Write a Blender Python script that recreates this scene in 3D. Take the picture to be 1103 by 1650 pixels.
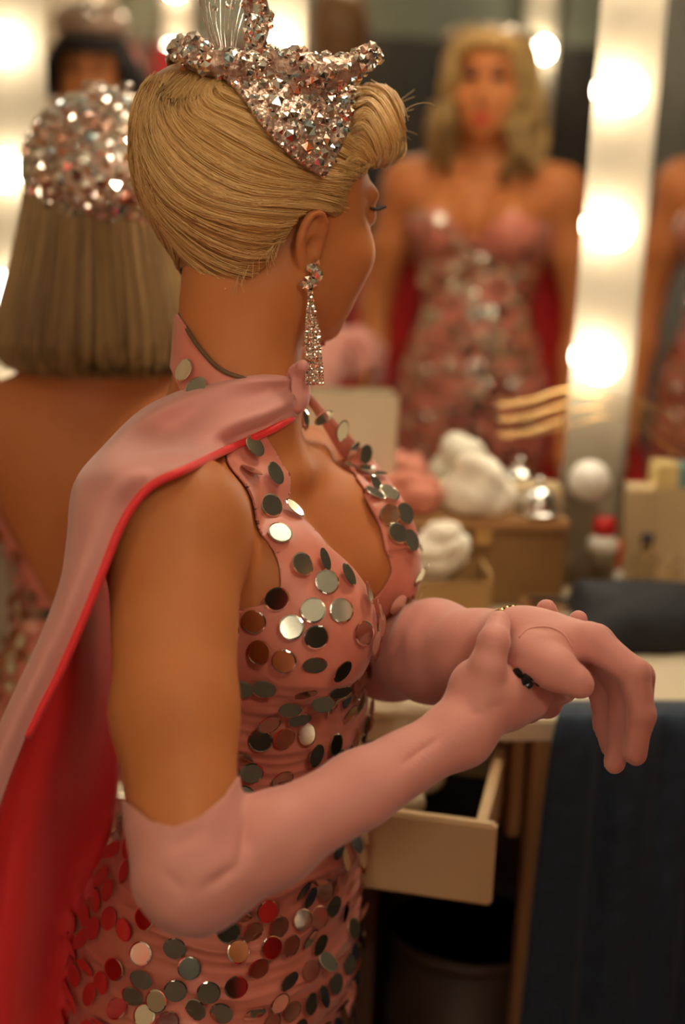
import bpy, bmesh, math, random
import numpy as np
from mathutils import Vector, Matrix
from mathutils.bvhtree import BVHTree

for _o in list(bpy.data.objects):
    bpy.data.objects.remove(_o)
random.seed(7)
RNG = np.random.default_rng(7)
SC = bpy.context.scene
COL = SC.collection
PI = math.pi

# ------------------------------------------------------------------ camera
FPX = 2290.0
PITCH, ROLL, CAM_Z = math.radians(15), math.radians(2.3), 1.63
CAM_M = Matrix.Translation((0, 0, CAM_Z)) @ Matrix.Rotation(PI / 2 - PITCH, 4, 'X') @ Matrix.Rotation(ROLL, 4, 'Z')
CM = np.array(CAM_M.to_3x3())
CT = np.array([0, 0, CAM_Z])
cd = bpy.data.cameras.new('camera')
cd.sensor_fit = 'VERTICAL'
cd.sensor_height = 36.0
cd.lens = FPX / 1650 * 36.0
cd.clip_start = 0.02
cd.dof.use_dof = True
cd.dof.focus_distance = 1.24
cd.dof.aperture_fstop = 2.0
cam = bpy.data.objects.new('camera', cd)
cam.matrix_world = CAM_M
COL.objects.link(cam)
SC.camera = cam

# ------------------------------------------------------------------ world and exposure
wd = bpy.data.worlds.new('world')
SC.world = wd
wd.use_nodes = True
wd.node_tree.nodes['Background'].inputs[0].default_value = (0.9, 0.75, 0.6, 1)
wd.node_tree.nodes['Background'].inputs[1].default_value = 0.02
SC.view_settings.view_transform = 'Standard'
SC.view_settings.look = 'None'
SC.view_settings.gamma = 1.0
SC.view_settings.use_curve_mapping = False
SC.view_settings.exposure = 0.2
BULB_POWER = 20.0
BULB_COL = (1.0, 0.87, 0.66)

# ------------------------------------------------------------------ helpers: points
def P(px, py, d):
    """point that the photograph shows at px, py, at axis depth d"""
    return CM @ np.array([(px - 551.5) / FPX * d, (825 - py) / FPX * d, -d]) + CT
def Q(p):
    c = (np.asarray(p, float) - CT) @ CM
    dd = -c[..., 2]
    return np.stack([551.5 + FPX * c[..., 0] / dd, 825 - FPX * c[..., 1] / dd, dd], -1)
def V(p): return Vector([float(x) for x in p])
def unit(v):
    v = np.asarray(v, float); return v / np.linalg.norm(v)

# ------------------------------------------------------------------ helpers: materials
def mat(name, col, rough=0.5, metal=0.0, spec=0.5, emit=None, estr=0.0, noise=None, bump=None, sss=0.0, sheen=0.0, coat=0.0, trans=0.0, alpha=1.0, ior=1.45):
    m = bpy.data.materials.new(name); m.use_nodes = True
    nt = m.node_tree; b = nt.nodes['Principled BSDF']
    b.inputs['Base Color'].default_value = (*col, 1)
    b.inputs['Roughness'].default_value = rough
    b.inputs['Metallic'].default_value = metal
    b.inputs['Specular IOR Level'].default_value = spec
    b.inputs['IOR'].default_value = ior
    if sss:
        b.inputs['Subsurface Weight'].default_value = sss
        b.inputs['Subsurface Radius'].default_value = (0.012, 0.005, 0.003)
        b.inputs['Subsurface Scale'].default_value = 0.5
    if sheen:
        b.inputs['Sheen Weight'].default_value = sheen
        b.inputs['Sheen Roughness'].default_value = 0.4
    if coat: b.inputs['Coat Weight'].default_value = coat
    if trans: b.inputs['Transmission Weight'].default_value = trans
    if emit:
        b.inputs['Emission Color'].default_value = (*emit, 1)
        b.inputs['Emission Strength'].default_value = estr
    if noise:   # (scale, second colour, detail, stretch xyz)
        tc = nt.nodes.new('ShaderNodeTexCoord'); mp = nt.nodes.new('ShaderNodeMapping')
        mp.inputs['Scale'].default_value = noise[3] if len(noise) > 3 else (1, 1, 1)
        n = nt.nodes.new('ShaderNodeTexNoise'); n.inputs['Scale'].default_value = noise[0]; n.inputs['Detail'].default_value = noise[2]
        r = nt.nodes.new('ShaderNodeValToRGB')
        r.color_ramp.elements[0].color = (*col, 1); r.color_ramp.elements[1].color = (*noise[1], 1)
        r.color_ramp.elements[0].position = 0.35; r.color_ramp.elements[1].position = 0.68
        L = nt.links
        L.new(tc.outputs['Object'], mp.inputs[0]); L.new(mp.outputs[0], n.inputs['Vector'])
        L.new(n.outputs['Fac'], r.inputs[0]); L.new(r.outputs[0], b.inputs['Base Color'])
    if bump:    # (scale, strength, detail, stretch)
        tc = nt.nodes.new('ShaderNodeTexCoord'); mp = nt.nodes.new('ShaderNodeMapping')
        mp.inputs['Scale'].default_value = bump[3] if len(bump) > 3 else (1, 1, 1)
        n = nt.nodes.new('ShaderNodeTexNoise'); n.inputs['Scale'].default_value = bump[0]; n.inputs['Detail'].default_value = bump[2]
        bp = nt.nodes.new('ShaderNodeBump'); bp.inputs['Strength'].default_value = bump[1]; bp.inputs['Distance'].default_value = 0.004
        L = nt.links
        L.new(tc.outputs['Object'], mp.inputs[0]); L.new(mp.outputs[0], n.inputs['Vector'])
        L.new(n.outputs['Fac'], bp.inputs['Height']); L.new(bp.outputs[0], b.inputs['Normal'])
    return m

M = {}
M['skin'] = mat('skin', (0.53, 0.188, 0.062), 0.52, sss=0.12, spec=0.3, noise=(14, (0.49, 0.165, 0.052), 4), bump=(220, 0.05, 2))
M['lips'] = mat('lips', (0.55, 0.03, 0.02), 0.35)
M['lash'] = mat('lash', (0.02, 0.012, 0.01), 0.6)
M['eyewhite'] = mat('eyewhite', (0.8, 0.78, 0.72), 0.2)
M['iris'] = mat('iris', (0.05, 0.09, 0.12), 0.2)
M['satin'] = mat('pink_satin', (0.68, 0.225, 0.16), 0.42, sheen=0.25, noise=(30, (0.62, 0.19, 0.135), 3), bump=(90, 0.08, 3))
M['glove'] = mat('pink_glove', (0.66, 0.285, 0.245), 0.65, sheen=0.3, noise=(9, (0.60, 0.25, 0.21), 4), bump=(300, 0.06, 2))
M['cape'] = mat('cape_pink', (0.66, 0.29, 0.255), 0.6, sheen=0.3, bump=(160, 0.05, 2))
M['lining'] = mat('cape_red', (0.85, 0.035, 0.04), 0.5, sheen=0.2, bump=(160, 0.05, 2))
M['hem'] = mat('brown_cord', (0.13, 0.07, 0.03), 0.5)
M['sequin'] = mat('silver_sequin', (0.86, 0.83, 0.74), 0.09, metal=1.0)
M['sequin_edge'] = M['sequin']
M['gem'] = mat('rhinestone', (0.86, 0.80, 0.74), 0.10, metal=1.0)
M['gem_pink'] = mat('rhinestone_rose', (0.80, 0.50, 0.40), 0.14, metal=1.0)
M['gem_blue'] = mat('rhinestone_blue', (0.62, 0.78, 0.88), 0.08, metal=1.0)
M['foil'] = mat('hat_lace', (0.62, 0.43, 0.34), 0.35, metal=0.7, noise=(140, (0.30, 0.17, 0.12), 4), bump=(160, 0.8, 3))
M['gold'] = mat('gold', (0.72, 0.47, 0.2), 0.25, metal=1.0)
M['blackstone'] = mat('black_stone', (0.012, 0.012, 0.014), 0.12)
M['bulb'] = mat('bulb_lit', (1, 1, 1), 0.3, emit=BULB_COL, estr=BULB_POWER)
M['bulb_opp'] = mat('bulb_lit_opposite', (1, 1, 1), 0.3, emit=BULB_COL, estr=BULB_POWER * 3.4)
M['bulb_off'] = mat('bulb_unlit', (0.80, 0.77, 0.70), 0.25)
M['porcelain'] = mat('porcelain', (0.8, 0.76, 0.68), 0.3)
M['strip'] = mat('cream_paint', (0.37, 0.32, 0.24), 0.5, noise=(12, (0.33, 0.285, 0.215), 4))
M['mirror'] = mat('mirror_silver', (0.86, 0.86, 0.84), 0.012, metal=1.0)
M['mirror_back'] = mat('mirror_edge', (0.25, 0.22, 0.18), 0.5)
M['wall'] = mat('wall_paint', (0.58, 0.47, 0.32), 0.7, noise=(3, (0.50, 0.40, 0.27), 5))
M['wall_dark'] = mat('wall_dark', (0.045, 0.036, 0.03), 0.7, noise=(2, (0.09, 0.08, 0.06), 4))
M['floor'] = mat('lino', (0.06, 0.045, 0.035), 0.5, noise=(5, (0.09, 0.065, 0.045), 5))
M['ceil'] = mat('ceiling_paint', (0.42, 0.40, 0.33), 0.8)

# ------------------------------------------------------------------ helpers: objects
def tag(o, label=None, cat=None, group=None, kind=None):
    if label: o['label'] = label
    if cat: o['category'] = cat
    if group: o['group'] = group
    if kind: o['kind'] = kind
    return o
def empty(name, loc, label, cat, group=None):
    o = bpy.data.objects.new(name, None); COL.objects.link(o); o.location = V(loc); o.empty_display_size = 0.05
    return tag(o, label, cat, group)
def link(name, me, m=None, parent=None, smooth=True):
    o = bpy.data.objects.new(name, me); COL.objects.link(o)
    if m is not None:
        for x in (m if isinstance(m, (list, tuple)) else [m]):
            me.materials.append(x)
    if smooth and len(me.polygons): me.polygons.foreach_set('use_smooth', np.ones(len(me.polygons), dtype=bool))
    if parent is not None:
        o.parent = parent
        o.matrix_parent_inverse = parent.matrix_basis.inverted()   # so a child's own matrix is its place in the room
    return o
def mesh_np(verts, faces, name='mesh'):
    me = bpy.data.meshes.new(name)
    me.from_pydata([tuple(map(float, v)) for v in verts], [], [tuple(map(int, f)) for f in faces])
    me.update(); return me
def mesh_fast(verts, faces, name='mesh'):
    """all faces the same size (numpy arrays)"""
    me = bpy.data.meshes.new(name)
    verts = np.asarray(verts, np.float32); faces = np.asarray(faces, np.int32)
    n, k = faces.shape
    me.vertices.add(len(verts)); me.vertices.foreach_set('co', verts.ravel())
    me.loops.add(n * k); me.loops.foreach_set('vertex_index', faces.ravel())
    me.polygons.add(n); me.polygons.foreach_set('loop_start', np.arange(0, n * k, k, dtype=np.int32))
    me.update(calc_edges=True); me.validate()
    return me

# ------------------------------------------------------------------ helpers: signed distance modelling
def smin(a, b, k):
    h = np.clip(0.5 + 0.5 * (b - a) / k, 0, 1)
    return b + (a - b) * h - k * h * (1 - h)
class Field:
    def __init__(s): s.ops = []
    def add(s, fn, lo, hi, k=0.01, op='u'): s.ops.append((fn, np.asarray(lo, float), np.asarray(hi, float), k, op)); return s
    def ell(s, c, r, R=None, k=0.015, op='u'):
        c = np.asarray(c, float); r = np.asarray(r, float); R = np.eye(3) if R is None else np.asarray(R, float)   # rows of R: local axes
        e = np.abs(R.T) @ r
        def fn(X, Y, Z):
            x, y, z = X - c[0], Y - c[1], Z - c[2]
            l = [(R[i, 0] * x + R[i, 1] * y + R[i, 2] * z) for i in range(3)]
            k0 = np.sqrt(sum((l[i] / r[i]) ** 2 for i in range(3))); k1 = np.sqrt(sum((l[i] / r[i] ** 2) ** 2 for i in range(3)))
            return k0 * (k0 - 1) / np.maximum(k1, 1e-6)
        return s.add(fn, c - e, c + e, k, op)
    def cone(s, a, b, ra, rb, k=0.012, op='u'):
        a = np.asarray(a, float); b = np.asarray(b, float); ba = b - a; l2 = max(ba @ ba, 1e-9); rm = max(ra, rb)
        def fn(X, Y, Z):
            x, y, z = X - a[0], Y - a[1], Z - a[2]
            t = np.clip((x * ba[0] + y * ba[1] + z * ba[2]) / l2, 0, 1)
            return np.sqrt((x - t * ba[0]) ** 2 + (y - t * ba[1]) ** 2 + (z - t * ba[2]) ** 2) - (ra + (rb - ra) * t)
        return s.add(fn, np.minimum(a, b) - rm, np.maximum(a, b) + rm, k, op)
    def chain(s, pts, rad, k=0.012):
        for i in range(len(pts) - 1): s.cone(pts[i], pts[i + 1], rad[i], rad[i + 1], k)
        return s
    def loft(s, O, F, L, secs, k=0.02, p=2.2):
        """vertical stack of ellipses: (z, cf, cl, half depth along F, half width along L)"""
        secs = np.array(sorted(secs)); O = np.asarray(O, float)
        zs = secs[:, 0]; m = secs[:, 3:].max() + np.abs(secs[:, 1:3]).max() + 0.02
        def fn(X, Y, Z):
            X, Y, Z = np.broadcast_arrays(X, Y, Z)
            z = Z - O[2]
            cf, cl, d, w = [smooth_interp(z, zs, secs[:, i]) for i in (1, 2, 3, 4)]
            x, y = X - O[0], Y - O[1]
            f_ = (x * F[0] + y * F[1] - cf) / d; l_ = (x * L[0] + y * L[1] - cl) / w
            q = (np.abs(f_) ** p + np.abs(l_) ** p) ** (1 / p)
            side = (q - 1) * np.minimum(d, w)
            cap = np.maximum(z - zs[-1], zs[0] - z)
            return np.maximum(side, cap)
        lo = np.array([O[0] - m, O[1] - m, O[2] + zs[0]]); hi = np.array([O[0] + m, O[1] + m, O[2] + zs[-1]])
        return s.add(fn, lo, hi, k)
    def mesh(s, lo, hi, h):
        lo = np.asarray(lo, float); hi = np.asarray(hi, float)
        n = np.ceil((hi - lo) / h).astype(int) + 1
        val = np.full(n, 0.2, np.float32)
        ax = [(lo[i] + h * np.arange(n[i])).astype(np.float32) for i in range(3)]
        for fn, a, b, k, op in s.ops:
            pad = k + 2.5 * h
            i0 = np.clip(np.floor((a - pad - lo) / h).astype(int), 0, n); i1 = np.clip(np.ceil((b + pad - lo) / h).astype(int) + 1, 0, n)
            if (i1 <= i0).any(): continue
            sl = tuple(slice(i0[j], i1[j]) for j in range(3))
            X = ax[0][sl[0]][:, None, None]; Y = ax[1][sl[1]][None, :, None]; Z = ax[2][sl[2]][None, None, :]
            d = fn(X, Y, Z).astype(np.float32)
            if op == 'u': val[sl] = smin(val[sl], d, k)
            elif op == 's': val[sl] = -smin(-val[sl], d, k)
            elif op == 'i': val[sl] = -smin(-val[sl], -d, k)
        return surface_nets(val, lo, h)
def smooth_interp(x, xs, ys):
    """piecewise cubic (Catmull-Rom) through sections"""
    xs = np.asarray(xs, float); ys = np.asarray(ys, float)
    m = np.gradient(ys, xs)
    i = np.clip(np.searchsorted(xs, x) - 1, 0, len(xs) - 2)
    x0, x1 = xs[i], xs[i + 1]; dx = x1 - x0
    t = np.clip((x - x0) / dx, 0, 1)
    h00 = 2 * t**3 - 3 * t**2 + 1; h10 = t**3 - 2 * t**2 + t; h01 = -2 * t**3 + 3 * t**2; h11 = t**3 - t**2
    return h00 * ys[i] + h10 * dx * m[i] + h01 * ys[i + 1] + h11 * dx * m[i + 1]
def surface_nets(val, lo, h):
    ins = val < 0
    c = ins[:-1, :-1, :-1].astype(np.int8)
    cnt = np.zeros_like(c)
    for i in (0, 1):
        for j in (0, 1):
            for k in (0, 1):
                cnt += ins[i:val.shape[0] - 1 + i, j:val.shape[1] - 1 + j, k:val.shape[2] - 1 + k]
    act = (cnt > 0) & (cnt < 8)
    idx = np.argwhere(act)
    vid = np.full(act.shape, -1, np.int32); vid[act] = np.arange(len(idx))
    acc = np.zeros((len(idx), 3)); num = np.zeros(len(idx))
    cor = [(i, j, k) for i in (0, 1) for j in (0, 1) for k in (0, 1)]
    cv = {q: val[idx[:, 0] + q[0], idx[:, 1] + q[1], idx[:, 2] + q[2]].astype(float) for q in cor}
    for q in cor:
        for a in range(3):
            if q[a] == 0:
                r = list(q); r[a] = 1; r = tuple(r)
                v0, v1 = cv[q], cv[r]; x = (v0 < 0) != (v1 < 0)
                t = np.where(x, v0 / np.where(x, v0 - v1, 1), 0)
                p = np.array(q, float)[None, :].repeat(len(idx), 0); p[:, a] += t
                acc[x] += p[x]; num[x] += 1
    verts = (idx + acc / num[:, None]) * h + lo
    quads = []
    for a in range(3):
        b, c2 = (a + 1) % 3, (a + 2) % 3
        sl0 = [slice(None)] * 3; sl1 = [slice(None)] * 3; sl0[a] = slice(0, -1); sl1[a] = slice(1, None)
        s0, s1 = ins[tuple(sl0)], ins[tuple(sl1)]
        e = np.argwhere(s0 != s1)
        ok = (e[:, b] > 0) & (e[:, c2] > 0) & (e[:, b] < val.shape[b] - 1) & (e[:, c2] < val.shape[c2] - 1)
        e = e[ok]
        flip = ins[e[:, 0], e[:, 1], e[:, 2]]
        def cell(db, dc):
            q = e.copy(); q[:, b] += db; q[:, c2] += dc
            return vid[q[:, 0], q[:, 1], q[:, 2]]
        f = np.stack([cell(-1, -1), cell(0, -1), cell(0, 0), cell(-1, 0)], 1)
        f[~flip] = f[~flip][:, ::-1]
        quads.append(f)
    quads = np.concatenate(quads)
    return verts, quads
def vnormals(v, f):
    n = np.zeros_like(v)
    fn = np.cross(v[f[:, 2]] - v[f[:, 0]], v[f[:, -1]] - v[f[:, 1]])
    for i in range(f.shape[1]): np.add.at(n, f[:, i], fn)
    return n / np.maximum(np.linalg.norm(n, axis=1, keepdims=True), 1e-12)
def relax(v, f, it=2, w=0.5):
    for _ in range(it):
        s = np.zeros_like(v); c = np.zeros(len(v))
        k = f.shape[1]
        for i in range(k):
            a, b = f[:, i], f[:, (i + 1) % k]
            np.add.at(s, a, v[b]); np.add.at(c, a, 1)
            np.add.at(s, b, v[a]); np.add.at(c, b, 1)
        v = v * (1 - w) + w * s / np.maximum(c, 1)[:, None]
    return v
def clip_mesh(v, f, s):
    """keep the part of a mesh where s < 0, cut along s = 0; returns triangles"""
    tri = np.concatenate([f[:, [0, 1, 2]], f[:, [0, 2, 3]]]) if f.shape[1] == 4 else f
    neg = s < 0; c = neg[tri].sum(1)
    keep = tri[c == 3].tolist()
    v = list(map(np.asarray, v)); cache = {}
    def cut(a, b):
        key = (min(a, b), max(a, b))
        if key not in cache:
            t = s[a] / (s[a] - s[b]); cache[key] = len(v); v.append(v[a] + t * (v[b] - v[a]))
        return cache[key]
    for t in tri[(c == 1) | (c == 2)]:
        t = list(map(int, t))
        ng = [bool(neg[i]) for i in t]
        if sum(ng) == 1:
            i = ng.index(True); a, b, d = t[i], t[(i + 1) % 3], t[(i + 2) % 3]
            keep.append([a, cut(a, b), cut(a, d)])
        else:
            i = ng.index(False); a, b, d = t[i], t[(i + 1) % 3], t[(i + 2) % 3]
            x, y = cut(a, b), cut(a, d)
            keep.append([x, b, d]); keep.append([x, d, y])
    v = np.array(v); f = np.array(keep)
    used = np.unique(f); m = np.full(len(v), -1); m[used] = np.arange(len(used))
    return v[used], m[f]
def polydist(px, poly):
    """signed distance (negative inside) of points to a polygon, in pixels"""
    poly = np.asarray(poly, float); n = len(poly); d = np.full(len(px), 1e9); ins = np.zeros(len(px), bool)
    for i in range(n):
        a, b = poly[i], poly[(i + 1) % n]; e = b - a; w = px - a
        t = np.clip((w @ e) / max(e @ e, 1e-9), 0, 1)
        d = np.minimum(d, np.hypot(*(w - t[:, None] * e).T))
        cond = (a[1] > px[:, 1]) != (b[1] > px[:, 1])
        with np.errstate(divide='ignore', invalid='ignore'):
            xx = (b[0] - a[0]) * (px[:, 1] - a[1]) / (b[1] - a[1]) + a[0]
        ins ^= cond & (px[:, 0] < xx)
    return np.where(ins, -d, d)
def smooth_line(pts, n):
    """Catmull-Rom through points, n samples"""
    p = np.asarray(pts, float); p = np.vstack([2 * p[0] - p[1], p, 2 * p[-1] - p[-2]])
    m = len(p) - 3; t = np.linspace(0, m - 1e-9, n); i = t.astype(int); u = (t - i)[:, None]
    a, b, c, d = p[i], p[i + 1], p[i + 2], p[i + 3]
    return 0.5 * (2 * b + (c - a) * u + (2 * a - 5 * b + 4 * c - d) * u**2 + (3 * b - a - 3 * c + d) * u**3)
def tubes(paths, rads, sides=3):
    """many thin tubes in one mesh: paths (N, n, 3), rads (N, n) or float"""
    paths = np.asarray(paths, float); N, n, _ = paths.shape
    rads = np.broadcast_to(np.asarray(rads, float), (N, n)) if np.ndim(rads) != 2 else rads
    t = np.gradient(paths, axis=1); t /= np.maximum(np.linalg.norm(t, axis=2, keepdims=True), 1e-12)
    ref = np.where(np.abs(t[..., 2:3]) > 0.9, np.array([1.0, 0, 0]), np.array([0, 0, 1.0]))
    u = np.cross(t, ref); u /= np.linalg.norm(u, axis=2, keepdims=True)
    if N == 1:                                                       # one tube: carry the frame along so it never flips
        for i in range(1, n):
            x = u[0, i - 1] - (u[0, i - 1] @ t[0, i]) * t[0, i]; u[0, i] = x / max(np.linalg.norm(x), 1e-9)
    w = np.cross(t, u)
    ang = np.arange(sides) * 2 * PI / sides
    ring = paths[:, :, None, :] + rads[:, :, None, None] * (np.cos(ang)[None, None, :, None] * u[:, :, None, :] + np.sin(ang)[None, None, :, None] * w[:, :, None, :])
    v = ring.reshape(-1, 3)
    base = (np.arange(N)[:, None, None] * n + np.arange(n - 1)[None, :, None]) * sides
    k = np.arange(sides)[None, None, :]; k2 = (k + 1) % sides
    f = np.stack([base + k, base + k2, base + sides + k2, base + sides + k], -1).reshape(-1, 4)
    return v, f
def tube_obj(name, pts, r, m, parent=None, sides=10, n=None):
    p = smooth_line(pts, n or max(12, 5 * len(pts)))
    r = np.interp(np.linspace(0, 1, len(p)), np.linspace(0, 1, len(np.atleast_1d(r))), np.atleast_1d(r))
    v, f = tubes(p[None], r[None], sides)
    me = mesh_fast(v, f); 
    bm = bmesh.new(); bm.from_mesh(me)
    bmesh.ops.holes_fill(bm, edges=[e for e in bm.edges if e.is_boundary]); bmesh.ops.recalc_face_normals(bm, faces=bm.faces)
    bm.to_mesh(me); bm.free()
    return link(name, me, m, parent)
def sheet(name, grid, m, parent=None, thick=0.0015, wave=None):
    """cloth from a grid of points (rows, cols, 3); given thickness by a solidify modifier"""
    g = np.asarray(grid, float); a, b = g.shape[:2]
    i = np.arange(a - 1)[:, None] * b + np.arange(b - 1)[None, :]
    f = np.stack([i, i + 1, i + b + 1, i + b], -1).reshape(-1, 4)
    o = link(name, mesh_fast(g.reshape(-1, 3), f), m, parent)
    if thick:
        md = o.modifiers.new('thick', 'SOLIDIFY'); md.thickness = thick; md.offset = 0
        if isinstance(m, (list, tuple)) and len(m) > 1: md.material_offset = 1; md.material_offset_rim = 1
    return o
def loft_rows(rows, n):
    """resample rows of control points to a dense grid, smooth both ways"""
    r = np.array([smooth_line(x, n[1]) for x in rows])
    return np.stack([smooth_line(r[:, j], n[0]) for j in range(n[1])], 1)
def lathe(profile, seg=32, z0=0.0):
    pr = [(max(r, 0.0004), z) for r, z in profile]
    v = [(r * math.cos(2 * PI * k / seg), r * math.sin(2 * PI * k / seg), z + z0) for r, z in pr for k in range(seg)]
    f = [(i * seg + k, i * seg + (k + 1) % seg, (i + 1) * seg + (k + 1) % seg, (i + 1) * seg + k) for i in range(len(pr) - 1) for k in range(seg)]
    me = bpy.data.meshes.new('lathe'); me.from_pydata(v, [], f)
    bm = bmesh.new(); bm.from_mesh(me); bmesh.ops.holes_fill(bm, edges=[e for e in bm.edges if e.is_boundary])
    bmesh.ops.recalc_face_normals(bm, faces=bm.faces); bm.to_mesh(me); bm.free(); me.update()
    return me
def box_me(lo, hi, bevel=0.002, seg=2):
    bm = bmesh.new(); bmesh.ops.create_cube(bm, size=1)
    lo = np.asarray(lo, float); hi = np.asarray(hi, float)
    for v in bm.verts: v.co = V((lo + hi) / 2 + np.array(v.co) * (hi - lo))
    if bevel: bmesh.ops.bevel(bm, geom=list(bm.edges), offset=bevel, segments=seg, affect='EDGES')
    me = bpy.data.meshes.new('box'); bm.to_mesh(me); bm.free(); return me
def ico(r, sub=1):
    bm = bmesh.new(); bmesh.ops.create_icosphere(bm, subdivisions=sub, radius=r)
    me = bpy.data.meshes.new('ico'); bm.to_mesh(me); bm.free(); return me
def join_np(src, mats):
    n = len(src.vertices); co = np.empty(n * 3); src.vertices.foreach_get('co', co); co = co.reshape(-1, 3)
    polys = [list(p.vertices) for p in src.polygons]; vs = []; fs = []
    for k, mx in enumerate(mats):
        m_ = np.array(mx); vs.append(co @ m_[:3, :3].T + m_[:3, 3]); fs += [[i + k * n for i in p] for p in polys]
    me = bpy.data.meshes.new('joined'); me.from_pydata(np.concatenate(vs).tolist(), [], fs); me.update(); return me
def rot_to(n, spin=0.0):
    """rotation taking +Z to n"""
    q = Vector((0, 0, 1)).rotation_difference(Vector(n)); return q.to_matrix().to_4x4() @ Matrix.Rotation(spin, 4, 'Z')
def bvh_of(v, f): return BVHTree.FromPolygons([tuple(x) for x in v], [tuple(map(int, x)) for x in f])
def cam_hit(bvh, px, py):
    d = V(P(px, py, 1.0) - CT).normalized(); loc, nor, i, dist = bvh.ray_cast(V(CT), d)
    return loc, nor
# ================================================================== woman in the foreground
UP = np.array([0, 0, 1.0])
F = unit([0.951, -0.309, 0]); L = unit([0.309, 0.951, 0])          # where her chest faces, and her left
RS = P(282, 862, 1.175)                                            # right shoulder joint
O = RS + 0.165 * L                                                 # between the shoulders
def B(f, l, u): return O + f * F + l * L + u * UP
LS = B(0.0, 0.160, -0.026)
yaw = math.radians(30); ptch = math.radians(10)
HF = np.array([math.cos(yaw) * math.cos(ptch), math.sin(yaw) * math.cos(ptch), -math.sin(ptch)])
HR = unit(np.cross(HF, UP)); HU = np.cross(HR, HF)
HR3 = np.array([HF, HR, HU])
HC = P(443, 330, 1.33)
def Hd(f, r, u): return HC + f * HF + r * HR + u * HU

def head_field(fd, C, A, s=1.0):
    """A rows: forward, right, up"""
    def p(f, r, u): return np.asarray(C) + s * (f * A[0] + r * A[1] + u * A[2])
    def e(c, r, k=0.02, op='u'): fd.ell(p(*c), np.array(r) * s, A, k * s, op)
    e((-0.012, 0, 0.025), (0.094, 0.074, 0.088))
    e((0.035, 0, -0.03), (0.058, 0.061, 0.085), 0.03)
    e((0.045, 0, -0.081), (0.042, 0.043, 0.036), 0.025)
    e((0.074, 0, -0.103), (0.016, 0.018, 0.014), 0.02)            # chin
    for q in (-1, 1):
        e((0.066, 0.040 * q, -0.032), (0.022, 0.022, 0.022), 0.025)   # cheekbone
        e((0.088, 0.031 * q, 0.008), (0.012, 0.017, 0.010), 0.012, 's')   # socket
        e((0.0785, 0.030 * q, 0.006), (0.0125, 0.0135, 0.0115), 0.003)  # lids
        e((0.054, 0.032 * q, -0.060), (0.019, 0.019, 0.032), 0.03)    # cheek
        e((0.0, 0.058 * q, -0.075), (0.03, 0.014, 0.03), 0.03)      # jaw angle
        fd.cone(p(0.096, 0.008 * q, -0.052), p(0.090, 0.012 * q, -0.052), 0.0065 * s, 0.007 * s, 0.006 * s)
    fd.cone(p(0.086, 0, 0.010), p(0.104, 0, -0.042), 0.006 * s, 0.009 * s, 0.010 * s)   # nose
    e((0.083, 0, 0.027), (0.010, 0.040, 0.009), 0.015)             # brow
    e((0.087, 0, -0.0735), (0.0105, 0.021, 0.0055), 0.006)         # lips
    e((0.085, 0, -0.083), (0.0105, 0.017, 0.0060), 0.006)

def ear_field(fd, C, A, q, s=1.0):
    def p(f, r, u): return np.asarray(C) + s * (f * A[0] + q * r * A[1] + u * A[2])
    rim = [(0.006, 0.068, -0.022), (0.008, 0.074, -0.004), (-0.002, 0.080, 0.006), (-0.014, 0.084, 0.002), (-0.019, 0.084, -0.014), (-0.015, 0.080, -0.030), (-0.008, 0.076, -0.042), (0.001, 0.073, -0.053)]
    rim = smooth_line(rim, 18)
    for a, b in zip(rim[:-1], rim[1:]): fd.cone(p(*a), p(*b), 0.0042 * s, 0.0042 * s, 0.003 * s)
    fd.cone(p(0.001, 0.072, -0.050), p(0.000, 0.073, -0.056), 0.0075 * s, 0.0068 * s, 0.004 * s)     # lobe
    fd.ell(p(-0.006, 0.073, -0.020), np.array([0.014, 0.006, 0.024]) * s, A, 0.004 * s)
    fd.cone(p(-0.004, 0.077, -0.008), p(-0.009, 0.079, -0.032), 0.0030 * s, 0.0035 * s, 0.004 * s)   # inner fold
    fd.ell(p(-0.0015, 0.083, -0.025), np.array([0.0085, 0.0115, 0.0115]) * s, A, 0.002 * s, 's')
    fd.ell(p(-0.004, 0.086, -0.004), np.array([0.0055, 0.0075, 0.0085]) * s, A, 0.002 * s, 's')       # concha
    fd.cone(p(0.007, 0.071, -0.020), p(0.007, 0.072, -0.030), 0.0045 * s, 0.0045 * s, 0.005 * s)     # tragus

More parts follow.
